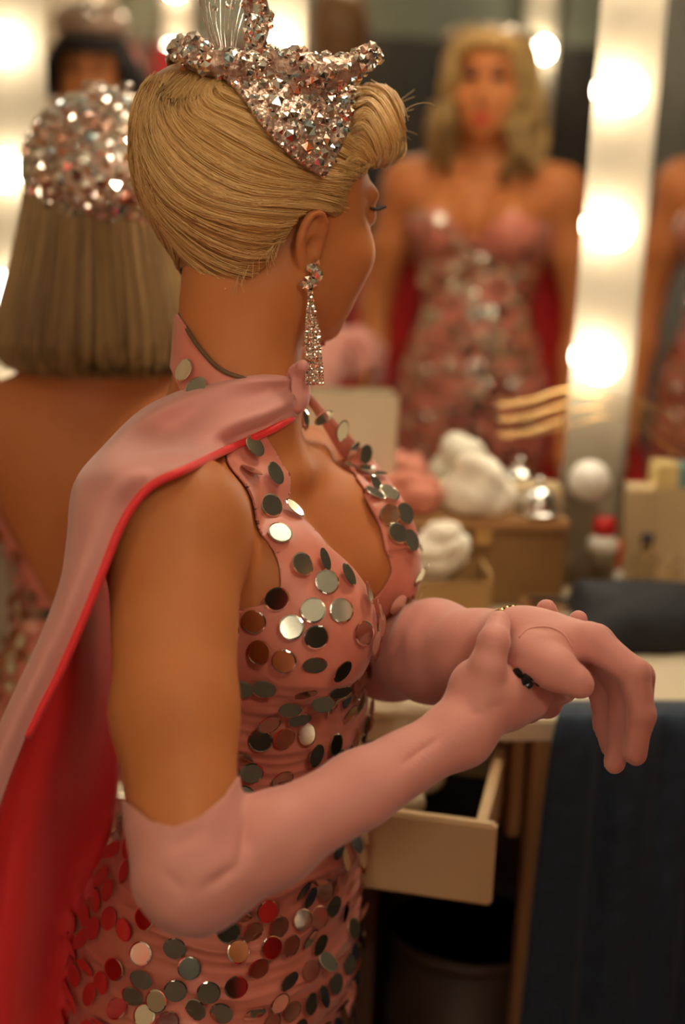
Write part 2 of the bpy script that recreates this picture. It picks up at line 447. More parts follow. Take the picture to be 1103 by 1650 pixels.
body = Field()
body.loft(O, F, L, [
    (0.075, -0.022, 0, 0.048, 0.056), (0.045, -0.022, 0, 0.054, 0.080), (0.015, -0.018, 0, 0.064, 0.125), (-0.03, -0.010, 0, 0.080, 0.146),
    (-0.09, 0.000, 0, 0.092, 0.144), (-0.16, 0.012, 0, 0.092, 0.132), (-0.215, 0.018, 0, 0.090, 0.116), (-0.27, 0.016, 0, 0.090, 0.110),
    (-0.33, 0.002, 0, 0.104, 0.128), (-0.40, -0.018, 0, 0.124, 0.152), (-0.48, -0.026, 0, 0.132, 0.166), (-0.58, -0.024, 0, 0.128, 0.166),
    (-0.75, -0.02, 0, 0.112, 0.145), (-1.0, -0.02, 0, 0.105, 0.125), (-1.2, -0.02, 0, 0.13, 0.15), (-1.31, -0.02, 0, 0.19, 0.21)], 0.02)
for q in (-1, 1):
    body.ell(B(0.070, 0.068 * q, -0.088 + 0.006 * q), (0.068, 0.064, 0.066), np.array([F, L, UP]), 0.03)          # breast
    body.ell(B(0.050, 0.074 * q, -0.046 + 0.006 * q), (0.050, 0.050, 0.050), np.array([F, L, UP]), 0.03)
    body.ell(B(0.096, 0.077 * q, -0.096 + 0.008 * q), (0.040, 0.044, 0.044), np.array([F, L, UP]), 0.03)
    body.cone(B(-0.018, 0.045 * q, 0.055), B(-0.01, 0.145 * q, -0.008 + (0.012 if q < 0 else -0.012)), 0.028, 0.042, 0.03)               # trapezius to shoulder
    body.cone(B(0.045, 0.012 * q, 0.022), B(0.02, 0.13 * q, 0.022), 0.007, 0.009, 0.03)                # collarbone
# neck and head
NB = B(-0.012, 0, 0.06); NT = Hd(-0.012, 0, -0.075)
body.cone(NB, NT, 0.053, 0.051, 0.03)
body.cone(Hd(-0.035, 0, -0.03), NB - 0.016 * F, 0.044, 0.047, 0.03)
head_field(body, HC, HR3)
EC = HC + 0.007 * HF - 0.008 * HU
ear_field(body, EC, HR3, 1); ear_field(body, EC, HR3, -1)
# right arm (bare to the glove) and left arm
REL = P(306, 1402, 1.055); RWR = P(742, 1180, 1.165); FEL = P(318, 1420, 1.055)
body.ell(RS + 0.004 * UP, (0.060, 0.056, 0.066), np.array([F, L, UP]), 0.03)
RUM = RS * 0.45 + REL * 0.55 + np.array([-0.006, -0.004, 0])
body.chain([RS, RUM, REL], [0.056, 0.0465, 0.0385], 0.02)
body.cone(FEL, FEL * 0.5 + RWR * 0.5, 0.028, 0.022, 0.02)
LEL = P(622, 1052, 1.43); LWR = P(822, 1038, 1.235)
body.ell(LS + 0.0 * UP, (0.052, 0.050, 0.054), np.array([F, L, UP]), 0.03)
body.chain([LS, LS * 0.5 + LEL * 0.5, LEL], [0.047, 0.042, 0.036], 0.02)
body.cone(LEL, LEL * 0.5 + LWR * 0.5, 0.034, 0.026, 0.02)
bv, bf = body.mesh(B(-0.32, -0.34, -1.32).min() * 0 + np.minimum.reduce([O - [0.36, 0.36, 1.32], REL - 0.08]), np.maximum.reduce([O + [0.36, 0.36, 0.40], HC + 0.16]), 0.004)
bv = relax(bv, bf, 1, 0.4)
WOMAN = empty('person', (O[0], O[1], 0.0), 'blonde woman in a pink sequined halter gown fastening a bracelet on her gloved wrist', 'person')
body_o = link('body', mesh_fast(bv, bf), M['skin'], WOMAN)
BBVH = bvh_of(bv, bf)

def mirror_body(v):
    """fold the left half of the body onto the right (body frame)"""
    l = (v - O) @ L
    return v - np.where(l > 0, 2 * l, 0)[:, None] * L, l
def mirror_head(v):
    r = (v - HC) @ HR
    return v + np.where(r < 0, -2 * r, 0)[:, None] * HR, r
# ------------------------------------------------------------------ her gown
bn = vnormals(bv, bf)
fold_v, lcoord = mirror_body(bv)
fpx = Q(fold_v)[:, :2]
fc = (bv - O) @ F; uc = (bv - O)[:, 2]
STRAP = [(288, 505), (262, 548), (298, 640), (362, 730), (395, 805), (430, 875), (452, 928), (522, 882), (457, 760), (418, 690), (398, 612), (345, 588)]
al = np.abs(lcoord)
def edge_of(pxs, side, extra):
    """an edge of the straps as drawn on the body: distance from the middle against height"""
    pts = []
    for q in pxs:
        h = cam_hit(BBVH, *q)[0]
        if h is None: continue
        w = np.array(h) - O; l = float(w @ L) * side
        if 0.01 < l < 0.17: pts.append((float(w[2]), l))
    pts = np.array(sorted(pts + extra))
    return np.interp(uc, pts[:, 0], pts[:, 1])
LOW = [(-0.070, 0.034), (-0.086, 0.026), (-0.100, 0.017), (-0.112, -0.02), (-0.3, -0.05)]
in_r = edge_of([(418, 690), (440, 728), (462, 768), (522, 882)], -1, LOW + [(-0.052, 0.046), (0.111, 0.034)])
out_r = edge_of([(362, 730), (380, 770), (408, 830), (430, 875), (450, 925)], -1, [(0.093, 0.075), (-0.054, 0.127), (-0.062, 0.134), (-0.072, 0.145), (-0.09, 0.30), (-0.5, 0.3)])
in_l = edge_of([(590, 805), (612, 850), (620, 890)], 1, LOW + [(0.004, 0.075), (0.012, 0.3), (0.3, 0.3)])
out_l = in_l + np.interp(-uc, [-0.093, -0.03, 0.0, 0.02, 0.04], [0.022, 0.034, 0.05, 0.10, 0.30])
in_l = np.where(uc > 0.055, 0.034, in_l)                                         # the band round the neck goes on
e_in = np.where(lcoord > 0, in_l, in_r); e_out = np.where(lcoord > 0, out_l, out_r)
s_front = np.maximum(e_in - al, al - e_out)
s_strap = polydist(fpx, STRAP)
w_ = np.clip((uc - 0.045) / 0.02, 0, 1)
s_front = s_front * (1 - w_) + w_ * s_strap / 1700.0
s_back = uc - np.interp(fc, [-0.12, -0.02], [-0.26, -0.10])
s = np.where((fc > -0.03), s_front, np.where(uc > -0.03, s_strap / 1700.0, s_back))
s = np.where((fc > 0.03) & (uc > 0.095), 0.05, s)
EDGE = s.copy()
arm = np.minimum(np.linalg.norm(np.cross(bv - RS, unit(REL - RS)), axis=1) - 0.068, 1)
on_arm = ((arm < 0) & (((bv - RS) @ unit(REL - RS)) > 0.05) & ((bv - O) @ L < -0.12)) | ((fpx[:, 0] < 395) & (((bv - O) @ L) < -0.158) & (uc > -0.30))
la = np.linalg.norm(np.cross(bv - LS, unit(LEL - LS)), axis=1) - 0.055
on_arm |= (la < 0) & ((bv - LS) @ unit(LEL - LS) > 0.06) & (((bv - O) @ L) > 0.125) & (uc < -0.08)
on_arm |= np.linalg.norm(np.cross(bv - LEL, unit(LWR - LEL)), axis=1) < 0.055 * (((bv - LEL) @ unit(LWR - LEL)) > -0.05) * (((bv - O) @ F) > 0.05)
on_arm |= np.linalg.norm(np.cross(bv - REL, unit(RWR - REL)), axis=1) < 0.055 * (((bv - REL) @ unit(RWR - REL)) > -0.05) * (((bv - O) @ L) < -0.14)
s = np.where(on_arm, 0.05, s)
def subdivide(v, f):
    e = np.sort(np.concatenate([f[:, [0, 1]], f[:, [1, 2]], f[:, [2, 0]]]), 1)
    u, inv = np.unique(e, axis=0, return_inverse=True); inv = inv.ravel(); n = len(f); m = len(v) + inv.reshape(3, n)
    v = np.concatenate([v, (v[u[:, 0]] + v[u[:, 1]]) / 2])
    return v, np.concatenate([np.stack([f[:, 0], m[0], m[2]], 1), np.stack([m[0], f[:, 1], m[1]], 1), np.stack([m[2], m[1], f[:, 2]], 1), np.stack([m[0], m[1], m[2]], 1)])
dv, df = clip_mesh(bv, bf, s)
def vn3(v, f):
    n = np.zeros_like(v); c = np.cross(v[f[:, 1]] - v[f[:, 0]], v[f[:, 2]] - v[f[:, 0]])
    for i in range(3): np.add.at(n, f[:, i], c)
    return n / np.maximum(np.linalg.norm(n, axis=1, keepdims=True), 1e-12)
fine = (dv[df][:, :, 2].mean(1) - O[2]) > -0.60                      # finer where the cloth is gathered and seen
keep = df[~fine]
dv, df = subdivide(dv, df[fine]); df = np.concatenate([df, keep])
dn = vn3(dv, df)
du = (dv - O)[:, 2]; ang = np.arctan2((dv - O) @ L, (dv - O) @ F + 0.02)
warp = 2.0 * np.sin(ang * 1.0 + 0.9) + 0.8 * np.sin(ang * 3.1 + du * 20) + 0.35 * np.sin(ang * 7 + 2)
phf = du * 2 * PI / 0.0115 + 2.4 * warp + 0.8 * np.sin(ang * 11 + du * 40)
fine_r = 1 - np.abs(np.sin(phf / 2))                                  # thin raised cords of gathered cloth
ph2 = du * 2 * PI / 0.046 + 0.9 * warp + 0.5 * np.sin(ang * 5 + du * 15)
ridge2 = np.exp(-((np.mod(ph2 / (2 * PI), 1) - 0.5) / 0.20) ** 2)
hip = np.clip((-du - 0.29) / 0.06, 0, 1) * np.clip((0.58 + du) / 0.04, 0, 1); mid = np.clip((-du - 0.12) / 0.03, 0, 1) * (1 - np.clip((-du - 0.29) / 0.06, 0, 1))
var = 0.35 + 0.65 * np.sin(ang * 2.3 + du * 31 + 1.0) ** 2
disp = 0.0035 + hip * (0.0034 * ridge2 + 0.0036 * fine_r * var * (0.35 + 0.65 * ridge2)) + mid * (0.0030 * ridge2 + 0.0014 * fine_r * var)
dv = dv + dn * disp[:, None]
dress = link('gown', mesh_fast(dv, df), M['satin'], WOMAN)
dress['label'] = 'pink satin halter gown covered in round silver sequins'
md = dress.modifiers.new('thick', 'SOLIDIFY'); md.thickness = 0.002; md.offset = -1
DB = bvh_of(dv, df)

# the far strap runs free from the bust to the neck
def depth_at(px, py, d): 
    h = cam_hit(BBVH, px, py)[0]
    return P(px, py, d if h is None else float(Q(np.array(h))[2]) - 0.004)
SIN = [(486, 634), (505, 662), (530, 703), (560, 752), (590, 805), (612, 848), (622, 890)]
SOUT = [(497, 632), (526, 664), (563, 702), (606, 748), (641, 795), (664, 838), (676, 880)]
di = np.interp(np.arange(7), [0, 3, 6], [Q(depth_at(*SIN[0], 1.28))[2], Q(depth_at(*SIN[3], 1.36))[2] - 0.004, Q(depth_at(*SIN[6], 1.36))[2] - 0.002])
for k in range(7): di[k] = min(di[k], Q(depth_at(*SIN[k], 9.0))[2] - 0.002)
srows = []
for k in range(7):
    a_, b_ = P(*SIN[k], di[k]), P(*SOUT[k], di[k] + 0.010 + 0.004 * k)
    srows.append([a_, (a_ + b_) / 2 + 0.004 * unit(CT - a_), b_])
sg = loft_rows(srows, (40, 9))
strap_o = sheet('strap', sg, M['satin'], WOMAN, 0.002)
STB = BVHTree.FromPolygons([tuple(p) for p in sg.reshape(-1, 3)], [(i * 9 + j, i * 9 + j + 1, (i + 1) * 9 + j + 1, (i + 1) * 9 + j) for i in range(39) for j in range(8)])
# round mirrored sequins, each one hung on the gown
def disc_mesh(r, seg=18, t=0.0007):
    ring = lambda rr, z: [(rr * math.cos(2 * PI * k / seg), rr * math.sin(2 * PI * k / seg), z) for k in range(seg)]
    v = ring(r * 0.94, 0.0) + ring(r, t * 0.6) + ring(r * 0.88, t)
    f = [list(range(seg))[::-1], [2 * seg + k for k in range(seg)]]
    for a in (0, 1): f += [[a * seg + k, a * seg + (k + 1) % seg, (a + 1) * seg + (k + 1) % seg, (a + 1) * seg + k] for k in range(seg)]
    me = bpy.data.meshes.new('disc'); me.from_pydata(v, [], f); me.update(); return me
SEQ = disc_mesh(0.0108)
SEQ.materials.append(M['sequin'])
from mathutils.kdtree import KDTree
_kd = KDTree(len(bv))
for _i, _p in enumerate(bv): _kd.insert(tuple(_p), _i)
_kd.balance()
def EDGE_AT(loc): return float(EDGE[_kd.find(loc)[1]])
spots = []
def add_spot(loc, nor, ring=None):
    for q, _ in spots:
        if (q - loc).length < 0.0195: return False
    spots.append((loc.copy(), nor.copy())); return True
# strap and bust: along the straps in two columns, then rows round the body
def seq_px(px, py):
    loc, nor = cam_hit(DB, px, py)
    if loc is None: return
    if add_spot(loc, nor):
        l = float(np.dot(np.array(loc) - O, L))
        if abs(l) > 0.03:                                            # the same place on the other side of the chest
            m = V(np.array(loc) - 2 * l * L); hit = DB.find_nearest(m, 0.02)
            if hit[0] is not None: add_spot(hit[0], hit[1])
for p_ in [(302, 598), (275, 555), (320, 628), (404, 720), (402, 762), (436, 768), (432, 815), (470, 825), (450, 862), (484, 875), (484, 912), (520, 905), (524, 940), (543, 912),
           (446, 965), (410, 1000), (470, 1010), (508, 1025), (547, 985), (566, 975), (420, 1048), (459, 1062), (506, 1068), (548, 1078), (580, 1020), (427, 1102), (492, 1110)]:
    seq_px(*p_)
for iu in range(70):
    u = 0.03 - iu * 0.0185
    if u < -1.28: break
    n = int(2 * PI * 0.135 / 0.0232)
    for k in range(n):
        a = 2 * PI * (k + 0.5 * (iu % 2)) / n + random.uniform(-0.03, 0.03)
        d = math.cos(a) * F + math.sin(a) * L
        uu = u + random.uniform(-0.003, 0.003) - (0.012 * math.sin(a + 0.9) if u < -0.2 else 0)
        o_ = B(-0.01, 0, uu) + 0.40 * d
        loc, nor, i_, ds = DB.ray_cast(V(o_), V(-d))
        if loc is None or ds > 0.40 or abs(nor.z) > 0.8: continue
        if u > -0.155 and random.random() < 0.25: continue
        if random.random() < 0.05: continue
        if u > -0.13 and EDGE_AT(loc) > -0.006: continue
        add_spot(loc, nor)
for p_ in [(518, 668), (543, 692), (566, 722), (583, 732), (588, 762), (606, 770), (604, 800), (624, 800), (622, 832), (645, 830), (636, 862), (658, 872)]:
    loc, nor = cam_hit(STB, *p_)
    if loc is not None:
        if nor.dot(Vector(CT) - loc) < 0: nor = -nor
        spots.append((loc, nor))
def sequin_matrix(loc, nor, tilt=0.16):
    n = Vector(nor) + Vector((random.gauss(0, tilt), random.gauss(0, tilt), random.gauss(0, tilt) - 0.03)); n.normalize()
    return Matrix.Translation(loc + Vector(nor) * (0.0032 + 0.0108 * 0.28 * random.random())) @ rot_to(n, random.random() * 6)
def seen_rank(sp):
    q = Q(np.array(sp[0])); tocam = (Vector(CT) - sp[0]).normalized()
    inframe = -20 < q[0] < 1120 and -20 < q[1] < 1670
    return (0 if (inframe and sp[1].dot(tocam) > -0.05) else 1, q[2])
spots.sort(key=seen_rank)
for loc, nor in spots[:300]:
    o_ = bpy.data.objects.new('sequin', SEQ); COL.objects.link(o_); o_.parent = dress
    o_.matrix_parent_inverse = dress.matrix_basis.inverted(); o_.matrix_basis = sequin_matrix(loc, nor)
def joined(name, src, mats, m, parent, kind='stuff'):
    me = join_np(src, mats)
    o_ = link(name, me, m, parent, smooth=False); o_['kind'] = kind; return o_
if len(spots) > 300:
    SEQ2 = disc_mesh(0.0108, 8)
    joined('sequin_field', SEQ2, [sequin_matrix(a, b) for a, b in spots[300:]], M['sequin'], dress)
# cord that edges the halter behind the neck
cp = []
for q in [(288, 508), (310, 545), (335, 577), (360, 598), (396, 611)]:
    h = cam_hit(DB, *q)[0] or cam_hit(BBVH, *q)[0]
    if h is not None: cp.append(np.array(h) + 0.002 * unit(CT - np.array(h)))
tube_obj('neck_cord', cp, 0.0021, M['hem'], WOMAN)
# ------------------------------------------------------------------ gloves with hands in them
def finger(fd, pts, r, k=0.005):
    fd.chain(pts, r, k)
def perp(a, b): return unit(b - a)
rg = Field()
# right glove: cuff on the upper arm, elbow, forearm, hand closing round the other wrist
CUFF = RS * 0.30 + REL * 0.70
ua = unit(REL - RS)
rg.chain([RS * 0.25 + REL * 0.75 + np.array([-0.004, -0.003, 0]), REL], [0.0445, 0.0415], 0.012)
rg.cone(REL + 0.004 * ua, FEL, 0.0375, 0.0345, 0.012)
RF1 = FEL * 0.75 + RWR * 0.25; RF2 = FEL * 0.40 + RWR * 0.60
rg.chain([FEL, RF1, RF2, RWR], [0.0345, 0.0325, 0.0270, 0.0230], 0.014)
RPALM = P(800, 1118, 1.185)
rg.cone(RWR, RPALM, 0.0235, 0.0232, 0.02)
rg.cone(P(770, 1105, 1.175), P(812, 1142, 1.195), 0.022, 0.017, 0.015)
rg.cone(P(795, 1125, 1.185), P(852, 1126, 1.205), 0.021, 0.0165, 0.015)
# thumb up the near side of the wrist
finger(rg, [P(775, 1120, 1.17), P(784, 1078, 1.165), P(795, 1035, 1.168), P(803, 1002, 1.195)], [0.0180, 0.0140, 0.0112, 0.0085])
# four fingers pass under the wrist and close round its far side
finger(rg, [P(845, 1110, 1.20), P(893, 1106, 1.235), P(908, 1062, 1.285), P(880, 982, 1.275)], [0.0125, 0.0105, 0.0092, 0.0075])
finger(rg, [P(852, 1122, 1.205), P(905, 1110, 1.245), P(930, 1060, 1.285), P(931, 998, 1.262)], [0.0125, 0.0105, 0.0090, 0.0072])
finger(rg, [P(838, 1134, 1.205), P(882, 1134, 1.25), P(880, 1082, 1.295), P(858, 1012, 1.29)], [0.0120, 0.0105, 0.0092, 0.0078])
finger(rg, [P(822, 1142, 1.205), P(850, 1144, 1.25), P(838, 1098, 1.295), P(828, 1040, 1.29)], [0.0110, 0.0095, 0.0085, 0.0072])
allp = np.array([RS, REL, RWR, P(930, 1060, 1.3), P(803, 990, 1.16), P(900, 1150, 1.3)])
rv, rf = rg.mesh(allp.min(0) - 0.06, allp.max(0) + 0.06, 0.0026)
rv = relax(rv, rf, 2, 0.5)
rn = vnormals(rv, rf)
rp = Q(rv)
# wrinkles in the crook of the elbow and along the cuff
def crease(p, a, b, w, depth):
    a = np.array(a, float); b = np.array(b, float); e = b - a; t = np.clip(((p[:, :2] - a) @ e) / (e @ e), 0, 1)
    dist = np.hypot(*(p[:, :2] - a - t[:, None] * e).T)
    return -depth * np.exp(-(dist / w) ** 2) * np.sin(PI * np.clip(t * 0.9 + 0.05, 0, 1))
front = (rn @ unit(CT - REL)) > -0.2
wr = crease(rp, (398, 1305), (385, 1400), 9, 0.0040) + crease(rp, (388, 1390), (315, 1440), 10, 0.0030) + crease(rp, (275, 1375), (330, 1330), 12, 0.0022) + crease(rp, (262, 1400), (300, 1440), 12, 0.0018)
wr += crease(rp, (395, 1330), (425, 1420), 14, 0.0018) + crease(rp, (712, 1185), (640, 1238), 6, 0.0024) + crease(rp, (755, 1155), (815, 1130), 6, 0.0014)
wr += 0.0007 * np.sin(rp[:, 0] * 0.055 + rp[:, 1] * 0.02) * np.sin(rp[:, 1] * 0.043 + 1)
rv = rv + rn * (wr * front)[:, None]
cu = np.interp(rp[:, 0], [190, 215, 240, 280, 320, 360, 385, 400], [1285, 1300, 1322, 1333, 1318, 1285, 1250, 1235])
sc_ = np.where(rp[:, 0] < 405, (cu - rp[:, 1]) / 2000.0, -1.0)
gv, gf = clip_mesh(rv, rf, sc_)
glove_r = link('glove', mesh_fast(gv, gf), M['glove'], WOMAN)
md = glove_r.modifiers.new('thick', 'SOLIDIFY'); md.thickness = 0.0016; md.offset = 1

# left glove: forearm coming round the bust, limp hand with hanging fingers
lg = Field()
LU = LS * 0.35 + LEL * 0.65
lg.chain([LU, LEL], [0.046, 0.043], 0.015)
LM = P(700, 1050, 1.345)
lg.chain([P(640, 1046, 1.42), LM, P(770, 1052, 1.28), LWR], [0.0475, 0.0440, 0.0345, 0.0275], 0.02)
lg.cone(LWR, P(850, 1038, 1.215), 0.0265, 0.0255, 0.015)
LK = [P(948, 1033, 1.190), P(958, 1035, 1.215), P(952, 1040, 1.24), P(942, 1050, 1.26)]
for q_, r_ in zip(LK, (0.0150, 0.0150, 0.0140, 0.0125)):
    lg.cone(P(858, 1036, 1.215) * 0.6 + 0.4 * (P(850, 1040, 1.23)), q_, 0.0235, r_, 0.014)
lg.ell(P(880, 1052, 1.195), (0.024, 0.018, 0.022), None, 0.012)
# thumb
finger(lg, [P(858, 1060, 1.185), P(893, 1078, 1.172), P(928, 1098, 1.168)], [0.0185, 0.0148, 0.0112], 0.01)
finger(lg, [P(928, 1098, 1.168), P(936, 1104, 1.168)], [0.0112, 0.0098], 0.004)
# index, middle, ring, little
finger(lg, [LK[0], P(1022, 1085, 1.180), P(1034, 1152, 1.178), P(1021, 1212, 1.185)], [0.0132, 0.0115, 0.0098, 0.0080], 0.004)
finger(lg, [LK[1], P(1030, 1090, 1.208), P(1030, 1165, 1.208), P(1024, 1216, 1.215)], [0.0130, 0.0113, 0.0096, 0.0078], 0.004)
finger(lg, [LK[2], P(1000, 1108, 1.232), P(998, 1176, 1.222), P(989, 1230, 1.220)], [0.0128, 0.0110, 0.0096, 0.0080], 0.004)
finger(lg, [LK[3], P(968, 1112, 1.252), P(975, 1168, 1.250), P(982, 1205, 1.245)], [0.0118, 0.0100, 0.0086, 0.0070], 0.004)
allp = np.array([LU, LEL, LWR] + LK + [P(1040, 1240, 1.16), P(1000, 1240, 1.25), P(640, 1046, 1.42)])
lv, lf = lg.mesh(allp.min(0) - 0.06, allp.max(0) + 0.06, 0.0026)
lv = relax(lv, lf, 2, 0.5); ln = vnormals(lv, lf); lp = Q(lv)
wl = crease(lp, (648, 958), (596, 1085), 9, 0.0040) + crease(lp, (668, 972), (612, 1100), 9, 0.0026) + crease(lp, (640, 1000), (650, 1100), 10, 0.0015)
wl += crease(lp, (850, 1012), (905, 1020), 6, 0.0013) + crease(lp, (905, 1020), (925, 1052), 6, 0.0013) + 0.0006 * np.sin(lp[:, 0] * 0.06) * np.sin(lp[:, 1] * 0.05)
wl *= (ln @ unit(CT - LM)) > -0.2
lv = lv + ln * wl[:, None]
glove_l = link('glove', mesh_fast(*clip_mesh(lv, lf, ((LU + 0.01 * unit(LEL - LS)) - lv) @ unit(LEL - LS))), M['glove'], WOMAN)
md = glove_l.modifiers.new('thick', 'SOLIDIFY'); md.thickness = 0.0016; md.offset = 1
# seams on the back of the left hand
GB = bvh_of(lv, lf)
for path in ([(838, 1030), (852, 1016), (880, 1012), (905, 1022), (922, 1045)],):
    c = [np.array(h[0]) + 0.0016 * np.array(h[1]) for h in (cam_hit(GB, *q) for q in path) if h[0] is not None]
    tube_obj('seam', c, 0.0010, M['glove'], glove_l, 6)

# ------------------------------------------------------------------ cape: pink outside, red lining
BODYALL = BBVH
def on_body(px, py, off=0.006, d=None):
    h = cam_hit(BBVH, px, py)[0]
    if h is None: return P(px, py, d)
    return np.array(h) + off * unit(CT - np.array(h))
rows = [
    # lower hem (near),                middle,                 upper edge,             turned under, behind
    [on_body(478, 668, .008, 1.25), on_body(474, 640, .014, 1.25), on_body(470, 612, .008, 1.25), P(466, 612, 1.285), P(462, 640, 1.29)],
    [on_body(430, 692, .008, 1.24), on_body(425, 660, .014, 1.24), on_body(415, 612, .010, 1.25), P(410, 608, 1.29), P(400, 640, 1.33)],
    [on_body(372, 718, .008, 1.2), on_body(355, 680, .018, 1.2), on_body(335, 628, .012, 1.25), P(325, 622, 1.30), P(320, 660, 1.38)],
    [on_body(300, 752, .020, 1.15), on_body(272, 712, .034, 1.16), P(240, 668, 1.235), P(232, 664, 1.30), P(250, 720, 1.42)],
    [on_body(238, 782, .020, 1.13), P(196, 748, 1.110), P(165, 726, 1.190), P(170, 735, 1.29), P(215, 790, 1.43)],
    [P(196, 838, 1.105), P(152, 805, 1.108), P(122, 782, 1.165), P(130, 800, 1.28), P(195, 880, 1.43)],
    [P(166, 910, 1.105), P(134, 880, 1.105), P(111, 868, 1.150), P(120, 890, 1.26), P(190, 985, 1.42)],
    [P(134, 990, 1.110), P(110, 962, 1.105), P(95, 950, 1.145), P(112, 985, 1.25), P(190, 1090, 1.42)],
    [P(92, 1085, 1.120), P(70, 1055, 1.112), P(58, 1048, 1.150), P(90, 1095, 1.25), P(192, 1210, 1.41)],
    [P(38, 1195, 1.130), P(18, 1165, 1.122), P(8, 1160, 1.160), P(55, 1215, 1.26), P(180, 1330, 1.40)],
    [P(-10, 1330, 1.150), P(-35, 1300, 1.142), P(-45, 1295, 1.18), P(20, 1345, 1.27), P(148, 1440, 1.39)],
    [P(-50, 1500, 1.180), P(-80, 1480, 1.17), P(-90, 1475, 1.21), P(0, 1520, 1.29), P(128, 1580, 1.39)],
    [P(-80, 1720, 1.22), P(-115, 1700, 1.21), P(-130, 1700, 1.25), P(-20, 1720, 1.32), P(120, 1750, 1.41)],
    [P(-120, 2150, 1.30), P(-160, 2150, 1.29), P(-170, 2150, 1.33), P(-50, 2150, 1.40), P(100, 2150, 1.50)]]
g = loft_rows(rows, (90, 44))
a_, b_ = g.shape[:2]
tt = np.linspace(0, 1, b_)[None, :]; rr = np.linspace(0, 1, a_)[:, None]
tocam = g - CT; tocam /= np.linalg.norm(tocam, axis=2, keepdims=True)
fold = 0.016 * np.sin(tt * 27 + rr * 2.5) * np.clip((tt - 0.52) / 0.15, 0, 1) * np.clip((rr - 0.30) / 0.35, 0, 1)
fold += 0.004 * np.sin(tt * 16 + rr * 5 + 1) * np.clip((rr - 0.02) / 0.1, 0, 1) * np.clip((0.5 - rr) / 0.2, 0, 1) * (tt < 0.55)
fold += 0.0055 * np.sin(tt / 0.5 * 2 * PI * 1.6 + 0.6) * np.clip((0.26 - rr) / 0.2, 0, 1) * (tt < 0.5)      # gathers running out of the knot
g = g + tocam * fold[..., None]
for i in range(int(a_ * 0.5)):                                     # keep the cloth outside the shoulder
    for j in range(int(b_ * 0.55)):
        d_ = g[i, j] - CT; dist_ = np.linalg.norm(d_); h = BBVH.ray_cast(V(CT), V(d_ / dist_))
        if h[0] is not None and h[3] < dist_ + 0.005: g[i, j] = CT + d_ / dist_ * (h[3] - 0.005)
cape = sheet('cape', g, [M['cape'], M['lining']], WOMAN, 0.0022)
cape['label'] = 'pink cape with a bright red lining'
# rolled red hem along the near edge of the cape
hem = g[1:64, 0] + 0.002 * np.array([0.6, -0.5, -0.6])
tube_obj('cape_hem', hem[::3], np.concatenate([[0.002], np.full(18, 0.0036), [0.003]]), M['lining'], WOMAN, 8, 100)
# knot at her collarbone
kn = Field()
K0 = on_body(478, 628, 0.012, 1.25)
kn.ell(K0, (0.012, 0.012, 0.022), None, 0.005)
kn.chain([K0 + [0.002, 0, 0.015], on_body(487, 590, 0.010, 1.27)], [0.009, 0.006], 0.006)
kn.chain([K0 + [0, -0.004, -0.010], on_body(486, 640, 0.014, 1.25)], [0.010, 0.006], 0.006)
kn.cone(K0 + [-0.01, -0.006, 0.012], K0 + [-0.006, -0.006, -0.018], 0.0045, 0.005, 0.002, 's')
kv, kf = kn.mesh(K0 - 0.06, K0 + 0.07, 0.002)
link('cape_knot', mesh_fast(kv, kf), M['cape'], WOMAN)
# ------------------------------------------------------------------ her hair, swept up and pinned
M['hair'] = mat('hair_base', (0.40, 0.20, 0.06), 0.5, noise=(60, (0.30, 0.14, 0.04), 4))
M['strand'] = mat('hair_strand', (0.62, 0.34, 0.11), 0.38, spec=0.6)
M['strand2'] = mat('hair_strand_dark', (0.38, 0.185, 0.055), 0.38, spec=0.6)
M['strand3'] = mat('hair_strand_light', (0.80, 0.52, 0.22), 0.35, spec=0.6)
def Hpx(px, py, r):
    """point seen at px, py that lies r to the right of her head's middle plane"""
    d = P(px, py, 1.0) - CT; t = (r - (CT - HC) @ HR) / (d @ HR); return CT + t * d
hair = Field()
hair.ell(Hd(-0.012, 0, 0.025), (0.0985, 0.0785, 0.093), HR3, 0.01)
hair.cone(Hd(-0.038, 0, -0.03), Hd(-0.030, 0, -0.09), 0.0480, 0.0440, 0.03)
for q in (-1, 1): hair.ell(Hd(-0.03, 0.035 * q, -0.02), (0.055, 0.042, 0.055), HR3, 0.03)
TW = Hpx(332, 240, 0.0)
hair.ell(TW, (0.062, 0.074, 0.070), HR3, 0.045)
hair.ell(Hpx(290, 178, 0.0), (0.026, 0.050, 0.034), HR3, 0.03)
for q in (-1, 1): hair.ell(Hd(-0.055, 0.043 * q, 0.015), (0.055, 0.044, 0.055), HR3, 0.03)
RC = Hpx(604, 200, 0.030)
rc = np.array([(RC - HC) @ HF, (RC - HC) @ HR, (RC - HC) @ HU])
for q in (-1, 1):
    hair.ell(Hd(rc[0], 0.026 * q, rc[2]), (0.0270, 0.036, 0.0375), HR3, 0.008)
    hair.ell(Hd(rc[0] + 0.010, 0.028 * q, rc[2] - 0.020), (0.020, 0.032, 0.018), HR3, 0.006)
hair.cone(Hd(rc[0] - 0.02, 0.05, rc[2] - 0.012), Hd(rc[0] - 0.02, -0.05, rc[2] - 0.012), 0.024, 0.024, 0.02)
hv, hf = hair.mesh(HC - 0.22, HC + 0.2, 0.0036)
hv = relax(hv, hf, 1, 0.5)
HAIRLINE = [(640, 268), (606, 268), (590, 278), (570, 292), (560, 318), (562, 344), (540, 350), (520, 340), (500, 336), (482, 350), (470, 368), (455, 395), (432, 425), (405, 450), (370, 468), (340, 456), (310, 437), (283, 422), (100, 420), (100, -150), (760, -150), (760, 268)]
hm, hr_ = mirror_head(hv)
hs = polydist(Q(hm)[:, :2], HAIRLINE)
hn = vnormals(hv, hf)
facing = hn @ HF
f_, u_ = (hv - HC) @ HF, (hv - HC) @ HU
